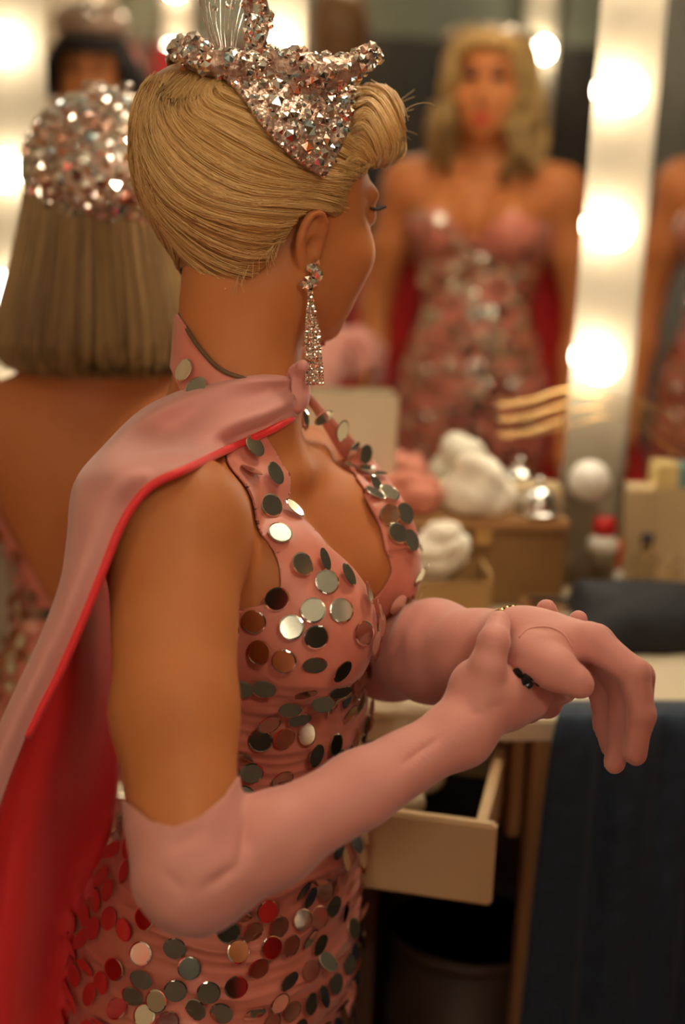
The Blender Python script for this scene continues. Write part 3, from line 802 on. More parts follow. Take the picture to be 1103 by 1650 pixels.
hs = np.where((f_ > 0.055) & (u_ < 0.052), np.maximum(hs, (0.052 - u_) * 1700), hs)
hv2, hf2 = clip_mesh(hv, hf, hs)
HAIR = link('hair', mesh_fast(hv2, hf2), M['hair'], WOMAN)
HB = bvh_of(hv2, hf2)
guides = [
    [(372, 464), (345, 450), (312, 425), (278, 390), (250, 350), (236, 310), (226, 276)],
    [(420, 440), (375, 430), (322, 405), (275, 365), (240, 315), (221, 258), (224, 205)],
    [(465, 385), (410, 400), (340, 380), (280, 340), (238, 285), (224, 222), (238, 158)],
    [(484, 356), (430, 366), (350, 352), (285, 315), (242, 258), (230, 200), (250, 135)],
    [(520, 342), (460, 346), (370, 332), (300, 295), (252, 240), (240, 180), (268, 122)],
    [(558, 340), (490, 322), (390, 312), (310, 272), (262, 222), (255, 165), (288, 120)],
    [(560, 312), (500, 300), (410, 288), (330, 250), (282, 205), (275, 160), (308, 122)],
    [(566, 292), (515, 286), (430, 262), (352, 226), (304, 190), (298, 155), (325, 125)],
    [(585, 280), (530, 268), (450, 235), (375, 200), (330, 172), (325, 148), (345, 132)],
    [(600, 268), (545, 245), (470, 205), (400, 172), (360, 152), (350, 140), (360, 135)],
    [(596, 240), (550, 215), (480, 170), (420, 140), (390, 130), (375, 122), (370, 118)]]
G = np.array([smooth_line(x, 22) for x in guides])
NP = 14
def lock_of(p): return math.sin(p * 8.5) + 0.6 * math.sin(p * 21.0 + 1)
def strands(nst, jit, lift, seed, pick=None):
    r = np.random.default_rng(seed); out = []
    for _try in range(nst * 4):
        if len(out) >= nst: break
        p_ = r.uniform(0, len(G) - 1.001); lock = lock_of(p_)
        if pick is not None and not pick(lock, p_, r.random()): continue
        i = int(p_); w = p_ - i
        c = G[i] * (1 - w) + G[i + 1] * w
        a = r.uniform(0, 0.12) if r.random() < 0.8 else r.uniform(0, 0.5); b = r.uniform(0.85, 1.0)
        tt = np.linspace(a, b, NP)
        c = np.stack([np.interp(tt, np.linspace(0, 1, 22), c[:, k]) for k in (0, 1)], 1)
        c = c + np.outer(np.sin(tt * 8 + p_ * 0.9) * np.sin(tt * PI), [1.5, 5.0]) + np.outer(np.sin(tt * 15 + p_ * 2.1) * tt, [1.5, 1.5])     # the waves set in the hair
        c = c + r.normal(0, jit, 2) + np.outer(np.sin(tt * r.uniform(2, 6) + r.uniform(0, 6)), r.normal(0, jit * 0.8, 2))
        pts = []
        for q in c:
            h = cam_hit(HB, *q)
            if h[0] is None: break
            pts.append(np.array(h[0]) + np.array(h[1]) * (lift + 0.0015 * lock + r.normal(0, 0.0003)))
        if len(pts) < 7: continue
        pts = np.array(pts)
        if np.linalg.norm(np.diff(pts, axis=0), axis=1).max() > 0.035: continue
        out.append(smooth_line(pts, NP))
    return np.array(out)
# the hair grows darker towards the nape; shade between locks is painted by strand colour
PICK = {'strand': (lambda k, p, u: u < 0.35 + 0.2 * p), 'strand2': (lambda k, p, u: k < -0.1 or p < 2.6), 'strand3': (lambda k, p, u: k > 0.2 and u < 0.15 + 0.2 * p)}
def both(s_):
    r = (s_ - HC) @ HR
    return np.concatenate([s_, s_ - 2 * r[..., None] * HR])
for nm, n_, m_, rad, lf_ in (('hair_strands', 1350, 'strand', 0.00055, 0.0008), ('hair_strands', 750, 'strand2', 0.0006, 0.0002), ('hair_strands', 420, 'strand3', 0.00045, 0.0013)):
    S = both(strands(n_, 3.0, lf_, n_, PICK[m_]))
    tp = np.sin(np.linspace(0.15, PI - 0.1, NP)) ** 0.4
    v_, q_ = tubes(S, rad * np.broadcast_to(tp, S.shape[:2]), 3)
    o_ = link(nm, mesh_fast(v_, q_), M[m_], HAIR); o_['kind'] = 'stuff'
# front roll: strands sweep from under the hat over the roll and turn under at the temple
G_back = G
G = np.array([smooth_line(x, 22) for x in [
    [(573, 118), (592, 112), (616, 125), (640, 158), (655, 200), (658, 235), (648, 255)],
    [(572, 140), (592, 132), (614, 146), (635, 178), (647, 212), (648, 242), (638, 262)],
    [(570, 165), (590, 156), (608, 168), (626, 196), (636, 226), (634, 252), (622, 268)],
    [(568, 190), (586, 182), (602, 192), (615, 214), (622, 238), (618, 258), (606, 270)],
    [(566, 214), (580, 208), (594, 216), (604, 234), (607, 250), (602, 264), (592, 272)],
    [(560, 250), (572, 240), (584, 242), (592, 252), (594, 262), (590, 270), (582, 276)],
    [(548, 290), (560, 276), (572, 268), (580, 268), (584, 272), (580, 276), (574, 280)]]])
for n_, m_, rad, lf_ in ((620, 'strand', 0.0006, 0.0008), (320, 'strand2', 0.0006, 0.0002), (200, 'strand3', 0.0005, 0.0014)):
    S = both(strands(n_, 2.0, lf_, n_ + 5, {'strand': None, 'strand2': (lambda k, p, u: k < -0.1), 'strand3': (lambda k, p, u: k > 0.2)}[m_]))  # dark strands paint shade into the grooves, light ones brighten the ridges
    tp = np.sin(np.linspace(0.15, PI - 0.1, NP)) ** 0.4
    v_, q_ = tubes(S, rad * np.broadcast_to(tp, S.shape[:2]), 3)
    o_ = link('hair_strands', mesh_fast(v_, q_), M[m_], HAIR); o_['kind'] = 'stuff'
# a few loose hairs
fly = []
for k in range(26):
    s0 = Hd(rc[0] + random.uniform(0, 0.026), random.uniform(-0.04, 0.05), rc[2] + random.uniform(-0.02, 0.022))
    d_ = 0.9 * HF + random.uniform(-0.8, 0.9) * HU + random.uniform(-0.5, 0.5) * HR; ln_ = random.uniform(0.015, 0.04)
    cv = random.uniform(-0.5, 0.5) * HU
    fly.append([s0 + ln_ * (t * d_ + t * t * cv) for t in np.linspace(0, 1, 18)])
for k in range(30):
    t0 = random.uniform(0, 1); q0 = np.array([372, 464]) * (1 - t0) + t0 * np.array([465, 385]) + [0, 4]
    h = cam_hit(HB, q0[0] - 8, q0[1] - 10)[0]
    if h is None: continue
    d_ = -0.6 * HU + random.uniform(-0.5, 0.4) * HF + 0.1 * HR; ln_ = random.uniform(0.01, 0.022)
    fly.append([np.array(h) + 0.001 * HR + ln_ * t * unit(d_) for t in np.linspace(0, 1, 18)])
v_, q_ = tubes(np.array(fly), 0.00022, 3)
o_ = link('loose_hairs', mesh_fast(v_, q_), M['strand3'], HAIR); o_['kind'] = 'stuff'
# eyelashes, lips, eyes
for q in (-1, 1):
    la_ = []
    for k in range(16):
        t = k / 15; s0 = Hd(0.086 - 0.010 * t, q * (0.020 + 0.024 * t), 0.014)
        la_.append([s0, s0 + 0.008 * HF + q * 0.004 * t * HR, s0 + 0.013 * HF + 0.004 * HU + q * 0.007 * t * HR])
    v_, q_ = tubes(np.array(la_), 0.0012, 3); link('eyelashes', mesh_fast(v_, q_), M['lash'], WOMAN)
    me = ico(0.0085, 3); o_ = link('eye', me, M['eyewhite'], WOMAN); o_.location = V(Hd(0.0815, 0.030 * q, 0.006))
    me = ico(0.0042, 2); i_ = link('iris', me, M['iris'], o_); i_.location = V(Hd(0.0875, 0.030 * q, 0.006))
for (u_, w_, h_) in ((-0.0735, 0.021, 0.0052), (-0.083, 0.017, 0.0056)):
    lf_ = Field(); lf_.ell(Hd(0.0880, 0, u_), (0.0105, w_, h_), HR3); v_, q_ = lf_.mesh(Hd(0.087, 0, u_) - 0.03, Hd(0.087, 0, u_) + 0.03, 0.0018)
    link('lip', mesh_fast(v_, q_), M['lips'], WOMAN)

# ------------------------------------------------------------------ jewelled hat
HAT = empty('jewelled_hat', Hd(0, 0, 0.11), 'silver rhinestone hat with curved horn on the upswept blonde hair', 'hat')
hoff = hv + hn * 0.006
PETAL = [(300, 92), (345, 112), (382, 150), (410, 190), (440, 228), (478, 262), (518, 287), (545, 240), (563, 200), (573, 150), (560, 100), (480, 60), (400, 40), (320, 50)]
ps = polydist(Q(mirror_head(hoff)[0])[:, :2], PETAL)
ps = np.where((hoff - HC) @ HU < 0.0, 50, ps)
pv, pf = clip_mesh(hoff, hf, ps)
shell = link('hat_shell', mesh_fast(pv, pf), M['foil'], HAT)
md = shell.modifiers.new('thick', 'SOLIDIFY'); md.thickness = 0.004; md.offset = 1
HATB = bvh_of(pv, pf)
GEMS = []
for i in range(3):
    bm = bmesh.new(); bmesh.ops.create_icosphere(bm, subdivisions=1, radius=1)
    for v in bm.verts: v.co = Vector((v.co.x, v.co.y, v.co.z * (0.7 + 0.1 * i)))
    me = bpy.data.meshes.new('gem'); bm.to_mesh(me); bm.free(); GEMS.append(me)
def gem_me(m):
    me = GEMS[random.randrange(3)].copy(); me.materials.append(m); return me
GEMM = [gem_me(M['gem']), gem_me(M['gem']), gem_me(M['gem_pink']), gem_me(M['gem']), gem_me(M['gem_blue'])]
_g = GEMS[0].copy(); _g.materials.append(M['blackstone']); GEM_BLACK = _g
SMALL = {}
def gem(loc, nor, r, parent, which=None, name='rhinestone', flat=1.0):
    which = which if which is not None else random.choice((0, 0, 0, 1, 2, 2, 3, 3, 4))
    n = (Vector(nor) + Vector([random.gauss(0, 0.25) for _ in range(3)])).normalized()
    mx = Matrix.Translation(V(loc)) @ rot_to(n, random.random() * 6) @ Matrix.Diagonal((r, r * random.uniform(0.85, 1.1), r * flat, 1))
    if r < 0.0040:                                                 # too small to pick out: joined later
        SMALL.setdefault((parent.name, which), []).append(mx); return None
    o_ = bpy.data.objects.new(name, GEMM[which]); COL.objects.link(o_); o_.parent = parent; o_.matrix_parent_inverse = parent.matrix_basis.inverted()
    o_.matrix_basis = mx
    return o_
def flush_small():
    for (pn, w), mats in SMALL.items():
        me = join_np(GEMM[w], mats); o_ = link('small_stones', me, GEMM[w].materials[0], bpy.data.objects[pn], smooth=False); o_['kind'] = 'stuff'
    SMALL.clear()
hat_pts = []
def hat_gem(px, py, r, which=None, lift=0.004):
    h = cam_hit(HATB, px, py)
    if h[0] is None: return False
    for q, r0 in hat_pts:
        if (q - h[0]).length < (r + r0) * 0.82: return False
    hat_pts.append((h[0], r)); gem(np.array(h[0]) + np.array(h[1]) * lift, h[1], r, HAT, which); return True
for (x, y, r, w) in [(492, 210, .0085, 4), (440, 168, .0085, 0), (526, 185, .0075, 0), (490, 238, .0075, 2), (508, 262, .006, 0), (520, 228, .0065, 3), (462, 222, .0065, 0), (470, 150, .0070, 2), (545, 150, .0065, 0), (430, 130, .007, 0), (515, 275, .0045, 0)]:
    hat_gem(x, y, r, w)
edge = smooth_line([(330, 108), (382, 152), (410, 192), (440, 229), (478, 262), (518, 285), (545, 240), (562, 200), (571, 150)], 60)
for x, y in edge: hat_gem(x + (2 if y < 280 else 0), y - 3, 0.0032, random.choice((0, 2, 3)))
for k in range(2200):
    hat_gem(random.uniform(300, 575), random.uniform(45, 285), random.choice((0.0062, 0.0050, 0.0044, 0.0055)) if k < 900 else random.choice((0.0026, 0.0034)))
# horn: a crescent that rises to a tip in front, another band to the back
def jewel_band(name, pts, rads, ngem, flat=0.6):
    c = smooth_line(pts, 40); r = np.interp(np.linspace(0, 1, 40), np.linspace(0, 1, len(rads)), rads)
    b = tube_obj(name, c, list(r), M['foil'], HAT, 12, 40)
    for k in range(ngem):
        t = random.random(); i = min(int(t * 38), 38); a = random.uniform(0, 2 * PI)
        tg = unit(c[i + 1] - c[i]); u_ = unit(np.cross(tg, UP)); w_ = np.cross(tg, u_)
        n_ = math.cos(a) * u_ + math.sin(a) * w_
        if n_ @ unit(CT - c[i]) < -0.3: continue
        gem(c[i] + (c[i + 1] - c[i]) * random.random() + n_ * r[i], n_, random.choice((0.0030, 0.0036, 0.0046, 0.0056)), b)
    return b
jewel_band('hat_horn', [Hpx(420, 98, 0.03), Hpx(470, 108, 0.045), Hpx(520, 118, 0.052), Hpx(560, 112, 0.05), Hpx(588, 95, 0.045), Hpx(607, 84, 0.04)], [0.012, 0.016, 0.016, 0.013, 0.009, 0.006], 170)
jewel_band('hat_band', [Hpx(290, 92, 0.03), Hpx(330, 100, 0.045), Hpx(375, 108, 0.052), Hpx(420, 112, 0.05)], [0.007, 0.011, 0.013, 0.012], 90)
jewel_band('hat_loop', [Hpx(288, 98, 0.03), Hpx(286, 78, 0.03), Hpx(305, 66, 0.03), Hpx(328, 74, 0.03), Hpx(326, 96, 0.035)], [0.0045, 0.005, 0.005, 0.005, 0.0045], 60)
jewel_band('hat_stem', [Hpx(425, 110, 0.04), Hpx(412, 70, 0.035), Hpx(402, 30, 0.03), Hpx(396, -30, 0.03)], [0.009, 0.006, 0.005, 0.004], 70)
jewel_band('hat_loop', [Hpx(415, 80, 0.03), Hpx(428, 40, 0.02), Hpx(424, 5, 0.02), Hpx(405, -25, 0.02)], [0.005, 0.004, 0.004, 0.004], 40)
# spray of wires standing up behind
for k in range(0, 20, 2):
    x0 = 350 + k * 1.5; x1 = 318 + k * 4.6
    o_ = tube_obj('hat_wire', [Hpx(x0, 88, 0.02), Hpx((x0 + x1) / 2 - 3, 40, 0.02 - 0.001 * k), Hpx(x1, -15 - 25 * math.sin(k), 0.03 - 0.003 * k)], [0.0007, 0.0006, 0.0005], M['gem'], HAT, 5, 10)
    gem(Hpx(x1, -12 + random.uniform(-20, 30), 0.03 - 0.003 * k), (0, -1, 0), 0.003, HAT)

# ------------------------------------------------------------------ earring and bracelet
EAR = Q(EC + 0.0 * HF + 0.078 * HR - 0.050 * HU)
ER0 = EC + 0.001 * HF + 0.083 * HR - 0.052 * HU
EARRING = empty('earring', ER0, 'long tapering rhinestone drop earring hanging from the ear beside her neck', 'earring')
eg = []
D_ = Q(ER0)[2]
def er(px, py, dd=0.0): return P(px, py, D_ - 0.004 + dd)
tops = [(509, 424), (500, 432), (510, 436), (503, 446), (512, 446), (494, 450), (505, 456), (488, 458), (497, 462)]
for x, y in tops: gem(er(x, y), unit(CT - ER0), 0.0046, EARRING, random.choice((0, 1, 3)), 'stone')
gem(er(512, 442, -0.003), unit(CT - ER0), 0.0052, EARRING, 0, 'stone')
for iy in range(34):
    y = 466 + iy * 4.6; w = np.interp(y, [466, 490, 540, 625], [3, 6.5, 13, 15.5]); cx = np.interp(y, [466, 620], [499, 507])
    n_ = max(2, int(round(w * 2 / 5.2)))
    for j in range(n_):
        x = cx + (j - (n_ - 1) / 2) * (2 * w / n_)
        gem(er(x, y, 0.002 * math.cos((j - (n_ - 1) / 2))), unit(CT - ER0), 0.0019, EARRING, random.choice((0, 1, 3, 2)), 'stone')
WA = unit(P(850, 1038, 1.215) - P(770, 1052, 1.28)); WC = P(830, 1036, 1.228)
wu = unit(np.cross(WA, [0, 0, 1])); ww = np.cross(wu, WA)
BR = empty('bracelet', WC, 'gold bracelet with black stones on the gloved wrist she is holding', 'bracelet')
for k in range(30):
    a = 2 * PI * k / 30; n_ = math.cos(a) * wu + math.sin(a) * ww
    me = box_me((-0.0035, -0.0045, -0.0018), (0.0035, 0.0045, 0.0018), 0.0008); o_ = link('bracelet_link', me, M['gold'], BR)
    R_ = Matrix((V(np.cross(n_, WA)), V(WA), V(n_))).transposed().to_4x4()
    o_.matrix_basis = Matrix.Translation(V(WC + n_ * 0.0308)) @ R_
for (x, y, r) in [(832, 1086, .006), (846, 1094, .006), (860, 1090, .005), (838, 1100, .005), (868, 1098, .005), (852, 1103, .004)]:
    h = cam_hit(GB, x, y); loc = np.array(h[0]) if h[0] is not None else P(x, y, 1.19)
    gem(P(x, y, 1.172), unit(CT - loc), r, BR, None, 'stone').data = GEM_BLACK
flush_small()
# ================================================================== the dressing room
MA = math.radians(6)
MP0 = np.array([0.37, 2.06, 0.0]); MT = np.array([math.cos(MA), math.sin(MA), 0]); MN = np.array([math.sin(MA), -math.cos(MA), 0])   # counter mirror
LA = math.radians(-5)
LP0 = np.array([-0.53, 2.46, 0.0]); LT = np.array([math.cos(LA), math.sin(LA), 0]); LN = np.array([math.sin(LA), -math.cos(LA), 0])    # farther mirror
def on_plane(px, py, p0, n, off=0.0):
    d = P(px, py, 1.0) - CT; t = ((p0 + off * n - CT) @ n) / (d @ n); return CT + t * d
def reflect(p, p0=MP0, n=MN): p = np.asarray(p, float); return p - 2 * ((p - p0) @ n) * n
def reflect_dir(v, n=MN): v = np.asarray(v, float); return v - 2 * (v @ n) * n
def plane_box(name, p0, t, n, s0, s1, z0, z1, o0, o1, m, parent=None, bevel=0.002):
    """box on a wall plane: s along the wall, z up, o out of the wall"""
    me = box_me((s0, o0, z0), (s1, o1, z1), bevel)
    mx = Matrix(((t[0], n[0], 0, p0[0]), (t[1], n[1], 0, p0[1]), (0, 0, 1, 0), (0, 0, 0, 1)))
    me.transform(mx)
    if mx.determinant() < 0: me.flip_normals()
    return link(name, me, m, parent, smooth=False)
def sval(px, py, p0, t, n): return float((on_plane(px, py, p0, n) - p0) @ t)
X0, X1, YB, ZC = -1.75, 1.75, -1.35, 2.62
def struct(o): o['kind'] = 'structure'; return o
struct(link('floor', box_me((X0, YB, -0.05), (X1, 2.9, 0), 0), M['floor'], smooth=False))
struct(link('ceiling', box_me((X0, YB, ZC), (X1, 2.9, ZC + 0.05), 0), M['ceil'], smooth=False))
struct(link('wall_left', box_me((X0 - 0.05, YB, 0), (X0, 2.9, ZC), 0), M['wall'], smooth=False))
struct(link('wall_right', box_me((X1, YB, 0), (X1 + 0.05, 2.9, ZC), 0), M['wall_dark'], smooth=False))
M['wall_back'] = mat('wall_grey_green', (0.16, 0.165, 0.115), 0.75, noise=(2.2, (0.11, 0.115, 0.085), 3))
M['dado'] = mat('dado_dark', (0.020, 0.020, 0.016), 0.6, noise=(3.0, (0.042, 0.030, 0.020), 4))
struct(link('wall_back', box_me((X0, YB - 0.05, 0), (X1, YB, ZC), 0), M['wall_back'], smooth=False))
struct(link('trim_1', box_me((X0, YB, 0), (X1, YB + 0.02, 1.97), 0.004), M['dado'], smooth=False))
# wall that carries the counter mirror, and the one farther back on the left
struct(plane_box('wall_front', MP0, MT, MN, -0.47, 1.36, 0, ZC, -0.14, -0.036, M['wall']))
struct(plane_box('wall_far', LP0, LT, LN, -1.2, 0.62, 0, ZC, -0.14, -0.036, M['wall']))
ZK = float(on_plane(1050, 945, MP0, MN)[2])                                                           # counter height
z_mir = float(on_plane(1060, 782, MP0, MN)[2])
s_strip = sval(985, 367, MP0, MT, MN)
s_left = sval(497, 60, MP0, MT, MN)
def mirror(name, p0, t, n, s0, s1, z0, z1, label):
    o = empty(name, p0 + t * (s0 + s1) / 2 + [0, 0, z0], label, 'mirror')
    plane_box('glass', p0, t, n, s0, s1, z0, z1, -0.006, 0.0, M['mirror'], o, 0)
    plane_box('backing', p0, t, n, s0, s1, z0, z1, -0.034, -0.0062, M['mirror_back'], o, 0)
    return o
mirror('wall_mirror', MP0, MT, MN, s_left, s_strip - 0.042, z_mir, 2.35, 'wall mirror above the counter reflecting a blonde woman in a strapless gown')
mirror('wall_mirror', MP0, MT, MN, s_strip + 0.052, 1.32, z_mir, 2.35, 'mirror beyond the bulb strip on the right, above the bottles')
s_l1 = sval(74, 100, LP0, LT, LN)
mirror('wall_mirror', LP0, LT, LN, s_l1, 0.55, 0.9, 2.35, 'mirror behind the jewelled beret reflecting black hair')
mirror('wall_mirror', LP0, LT, LN, -1.2, s_l1 - 0.13, 0.9, 2.35, 'mirror past the bulb strip at the far left edge')
# boards of lamps
BULB_ME = lathe([(0.010, -0.031), (0.014, -0.028)] + [(0.031 * math.sin(a), -0.031 * math.cos(a) + 0.005) for a in np.linspace(0.5, PI - 0.02, 18)], 28)
SOCK_ME = lathe([(0.017, 0.0), (0.018, 0.004), (0.015, 0.010), (0.0135, 0.016)], 24)
BULB_ME.materials.append(M['bulb']); SOCK_ME.materials.append(M['porcelain'])
BULB_OPP = BULB_ME.copy(); BULB_OPP.materials.clear(); BULB_OPP.materials.append(M['bulb_opp'])
BULB_OFF = BULB_ME.copy(); BULB_OFF.materials.clear(); BULB_OFF.materials.append(M['bulb_off'])
for me in (BULB_ME, BULB_OPP, BULB_OFF, SOCK_ME): me.polygons.foreach_set('use_smooth', np.ones(len(me.polygons), dtype=bool))
def lamp_strip(p0, t, n, s0, s1, z0, z1, zs, sc_, label, off=(), group=None, bulb=BULB_ME):
    o = empty('bulb_strip', p0 + t * (s0 + s1) / 2 + [0, 0, z0], label, 'light strip', group)
    plane_box('board', p0, t, n, s0, s1, z0, z1, -0.034, -0.013, M['strip'], o, 0.003)
    for k, z in enumerate(zs):
        c = p0 + t * sc_ + np.array([0, 0, z])
        for nm, me, ofs in (('socket', SOCK_ME, -0.0135), ('bulb', BULB_OFF if k in off else bulb, 0.018)):
            b = bpy.data.objects.new(nm, me); COL.objects.link(b); b.parent = o; b.matrix_parent_inverse = o.matrix_basis.inverted()
            b.matrix_basis = Matrix.Translation(V(c + ofs * n)) @ rot_to(n)
        if k in off: b['label'] = 'unlit white bulb'
    return o
OUT = 0.023
def zs_at(pts, p0, n): return [float(on_plane(x, y, p0, n, OUT)[2]) for x, y in pts]
zr = zs_at([(1005, 145), (985, 367), (965, 583), (950, 775)], MP0, MN)
dz = zr[0] - zr[1]
sb = float(np.mean([(on_plane(x, y, MP0, MN, OUT) - MP0) @ MT for x, y in [(1005, 145), (985, 367), (965, 583)]]))
lamp_strip(MP0, MT, MN, s_strip - 0.042, s_strip + 0.052, ZK + 0.03, 2.35, [zr[0] + 2 * dz, zr[0] + dz] + zr, sb, 'cream board with three glowing round bulbs between the mirrors', off=(5,))
zl = zs_at([(10, 70), (5, 275), (0, 468)], LP0, LN)
sl = float(np.mean([(on_plane(x, y, LP0, LN, OUT) - LP0) @ LT for x, y in [(10, 70), (5, 275), (0, 468)]]))
lamp_strip(LP0, LT, LN, s_l1 - 0.128, s_l1, 0.9, 2.35, [zl[0] + 0.21, zl[0] + 0.42] + zl + [zl[2] - 0.21], sl, 'cream bulb board at the left edge behind the jewelled beret')
z2 = zs_at([(441, 74)], MP0, MN)[0]
s2 = sval(470, 40, MP0, MT, MN)
lamp_strip(MP0, MT, MN, s_left - 0.062, s_left, ZK + 0.03, 2.35, [z2, z2 + 0.21, z2 + 0.42, z2 - 0.6], float((on_plane(441, 74, MP0, MN, OUT) - MP0) @ MT), 'white bulb board rising behind the jewelled hat')
# the opposite side of the room: boards of bulbs behind the photographer
BP0 = np.array([0.0, YB, 0.0]); BT = np.array([1.0, 0, 0]); BN = np.array([0, 1.0, 0])
def back_hit(px, py):
    """where the view through the counter mirror at px, py meets the back wall"""
    d = P(px, py, 1.0) - CT; h = on_plane(px, py, MP0, MN); r = reflect_dir(d); return h + r * ((YB - h[1]) / r[1])
hb = back_hit(862, 82)
def opp_strip(x, zs, label):
    lamp_strip(BP0 + 0.058 * BN, BT, BN, x - 0.06, x + 0.06, 0.9, 2.4, zs, x, label, bulb=BULB_OPP)
opp_strip(float(hb[0]), [float(hb[2]), float(hb[2]) + 0.3, float(hb[2]) - 0.9], 'bulb board on the opposite wall seen beside the blonde head in the mirror')
for x, lb in ((-1.45, 'bulb board in the corner of the opposite wall'), (-0.95, 'bulb board on the opposite wall behind the photographer'), (-0.35, 'bulb board in the middle of the opposite wall')):
    opp_strip(x, [0.98, 1.22, 1.46, 1.70, 1.94, 2.18], lb)
# two globe lamps on the ceiling, plus an added one over the counter
def globe(x, y, label, e):
    o = empty('ceiling_lamp', (x, y, ZC), label, 'lamp', 'ceiling globes')
    m_ = mat('globe_glass', (1, 1, 1), 0.4, emit=(1.0, 0.84, 0.62), estr=e)
    me = lathe([(0.11 * math.sin(a), -0.11 * math.cos(a)) for a in np.linspace(0.02, PI - 0.5, 18)], 32); b = link('globe', me, m_, o); b.location = (x, y, ZC - 0.13)
    me = lathe([(0.07, -0.005), (0.075, -0.02), (0.06, -0.03)], 28); b = link('canopy', me, M['gold'], o); b.location = (x, y, ZC)
globe(-0.75, 0.45, 'opal globe lamp on the ceiling near the left wall', 10)
globe(0.42, 1.62, 'added opal fill globe on the ceiling above the counter', 45)  # added lamp, brightens the countertop and the blonde's face
globe(0.55, -0.35, 'opal globe lamp on the ceiling behind the photographer', 45)
# ================================================================== the other women
def figure(Om, Fm, s=1.0, h=0.008, arms='down', head=True, neck_len=0.0, elbow_out=0.03, hy=0.0, hs=1.0):
    Fm = unit(Fm); Lm = np.cross(UP, Fm)
    def b(f, l, u): return Om + s * (f * Fm + l * Lm + u * UP)
    fd = Field()
    secs = [(0.075, -0.022, 0, 0.048, 0.056), (0.045, -0.022, 0, 0.054, 0.080), (0.015, -0.018, 0, 0.064, 0.125), (-0.03, -0.010, 0, 0.080, 0.146),
            (-0.09, 0.000, 0, 0.092, 0.144), (-0.16, 0.008, 0, 0.092, 0.130), (-0.215, 0.010, 0, 0.088, 0.116), (-0.27, 0.008, 0, 0.088, 0.110),
            (-0.33, 0.0, 0, 0.100, 0.128), (-0.40, -0.012, 0, 0.116, 0.152), (-0.48, -0.018, 0, 0.124, 0.166), (-0.58, -0.018, 0, 0.122, 0.166),
            (-0.75, -0.015, 0, 0.112, 0.145), (-1.0, -0.01, 0, 0.105, 0.125), (-Om[2] / s + 0.06, -0.01, 0, 0.14, 0.16), (-Om[2] / s + 0.004, -0.01, 0, 0.19, 0.21)]
    fd.loft(Om, Fm, Lm, [tuple(s * x for x in q) for q in secs], 0.02)
    for q in (-1, 1):
        A = np.array([Fm, Lm, UP])
        fd.ell(b(0.070, 0.068 * q, -0.09), np.array((0.068, 0.064, 0.066)) * s, A, 0.03)
        fd.ell(b(0.092, 0.077 * q, -0.10), np.array((0.040, 0.044, 0.044)) * s, A, 0.03)
        fd.cone(b(-0.018, 0.045 * q, 0.055), b(-0.01, 0.142 * q, -0.012), 0.028 * s, 0.042 * s, 0.03)
        fd.cone(b(0.045, 0.012 * q, 0.022), b(0.02, 0.13 * q, 0.024), 0.007, 0.009, 0.03)
        sh, el, wr = b(0, 0.162 * q, -0.022), b(-0.02, (0.185 + elbow_out) * q, -0.27), b(0.05, (0.19 + elbow_out * 0.6) * q, -0.49)
        fd.ell(sh, np.array((0.052, 0.05, 0.056)) * s, A, 0.03)
        fd.chain([sh, sh * 0.5 + el * 0.5, el], [0.046 * s, 0.042 * s, 0.034 * s], 0.02)
        fd.chain([el, el * 0.6 + wr * 0.4, wr], [0.034 * s, 0.033 * s, 0.022 * s], 0.02)
        hd_ = wr + s * (0.03 * Fm - 0.07 * UP)
        fd.cone(wr, hd_, 0.021 * s, 0.024 * s, 0.015)
        for k in range(4):
            r0 = hd_ + s * (0.010 * (k - 1.5) * Fm); fd.chain([r0, r0 + s * (0.006 * Fm - 0.035 * UP), r0 + s * (0.002 * (k - 1) * Fm - 0.065 * UP - 0.008 * q * Lm)], [0.0095 * s, 0.0085 * s, 0.007 * s], 0.004)
        fd.chain([wr + s * (0.02 * Fm - 0.02 * UP), hd_ + s * (0.030 * Fm), hd_ + s * (0.034 * Fm - 0.03 * UP)], [0.012 * s, 0.0095 * s, 0.008 * s], 0.006)
    hc = b(0.012, 0, 0.212 + neck_len)
    hf_ = np.cos(hy) * Fm + np.sin(hy) * Lm; A = np.array([hf_, np.cross(hf_, UP), UP])
    fd.cone(b(-0.012, 0, 0.05), hc + s * (-0.014 * hf_ - 0.07 * UP), 0.053 * s, 0.050 * s, 0.03)
    head_field(fd, hc, A, s * hs)
    if h < 0.006: ear_field(fd, hc, A, 1, s); ear_field(fd, hc, A, -1, s)
    lo = Om - s * np.array([0.32, 0.32, 0]); lo[2] = 0.0; hi = Om + s * np.array([0.32, 0.32, 0.42])
    v, f = fd.mesh(lo - [0, 0, 0.03], hi, h)
    return relax(v, f, 1, 0.4), f, b, hc, A, Fm, Lm
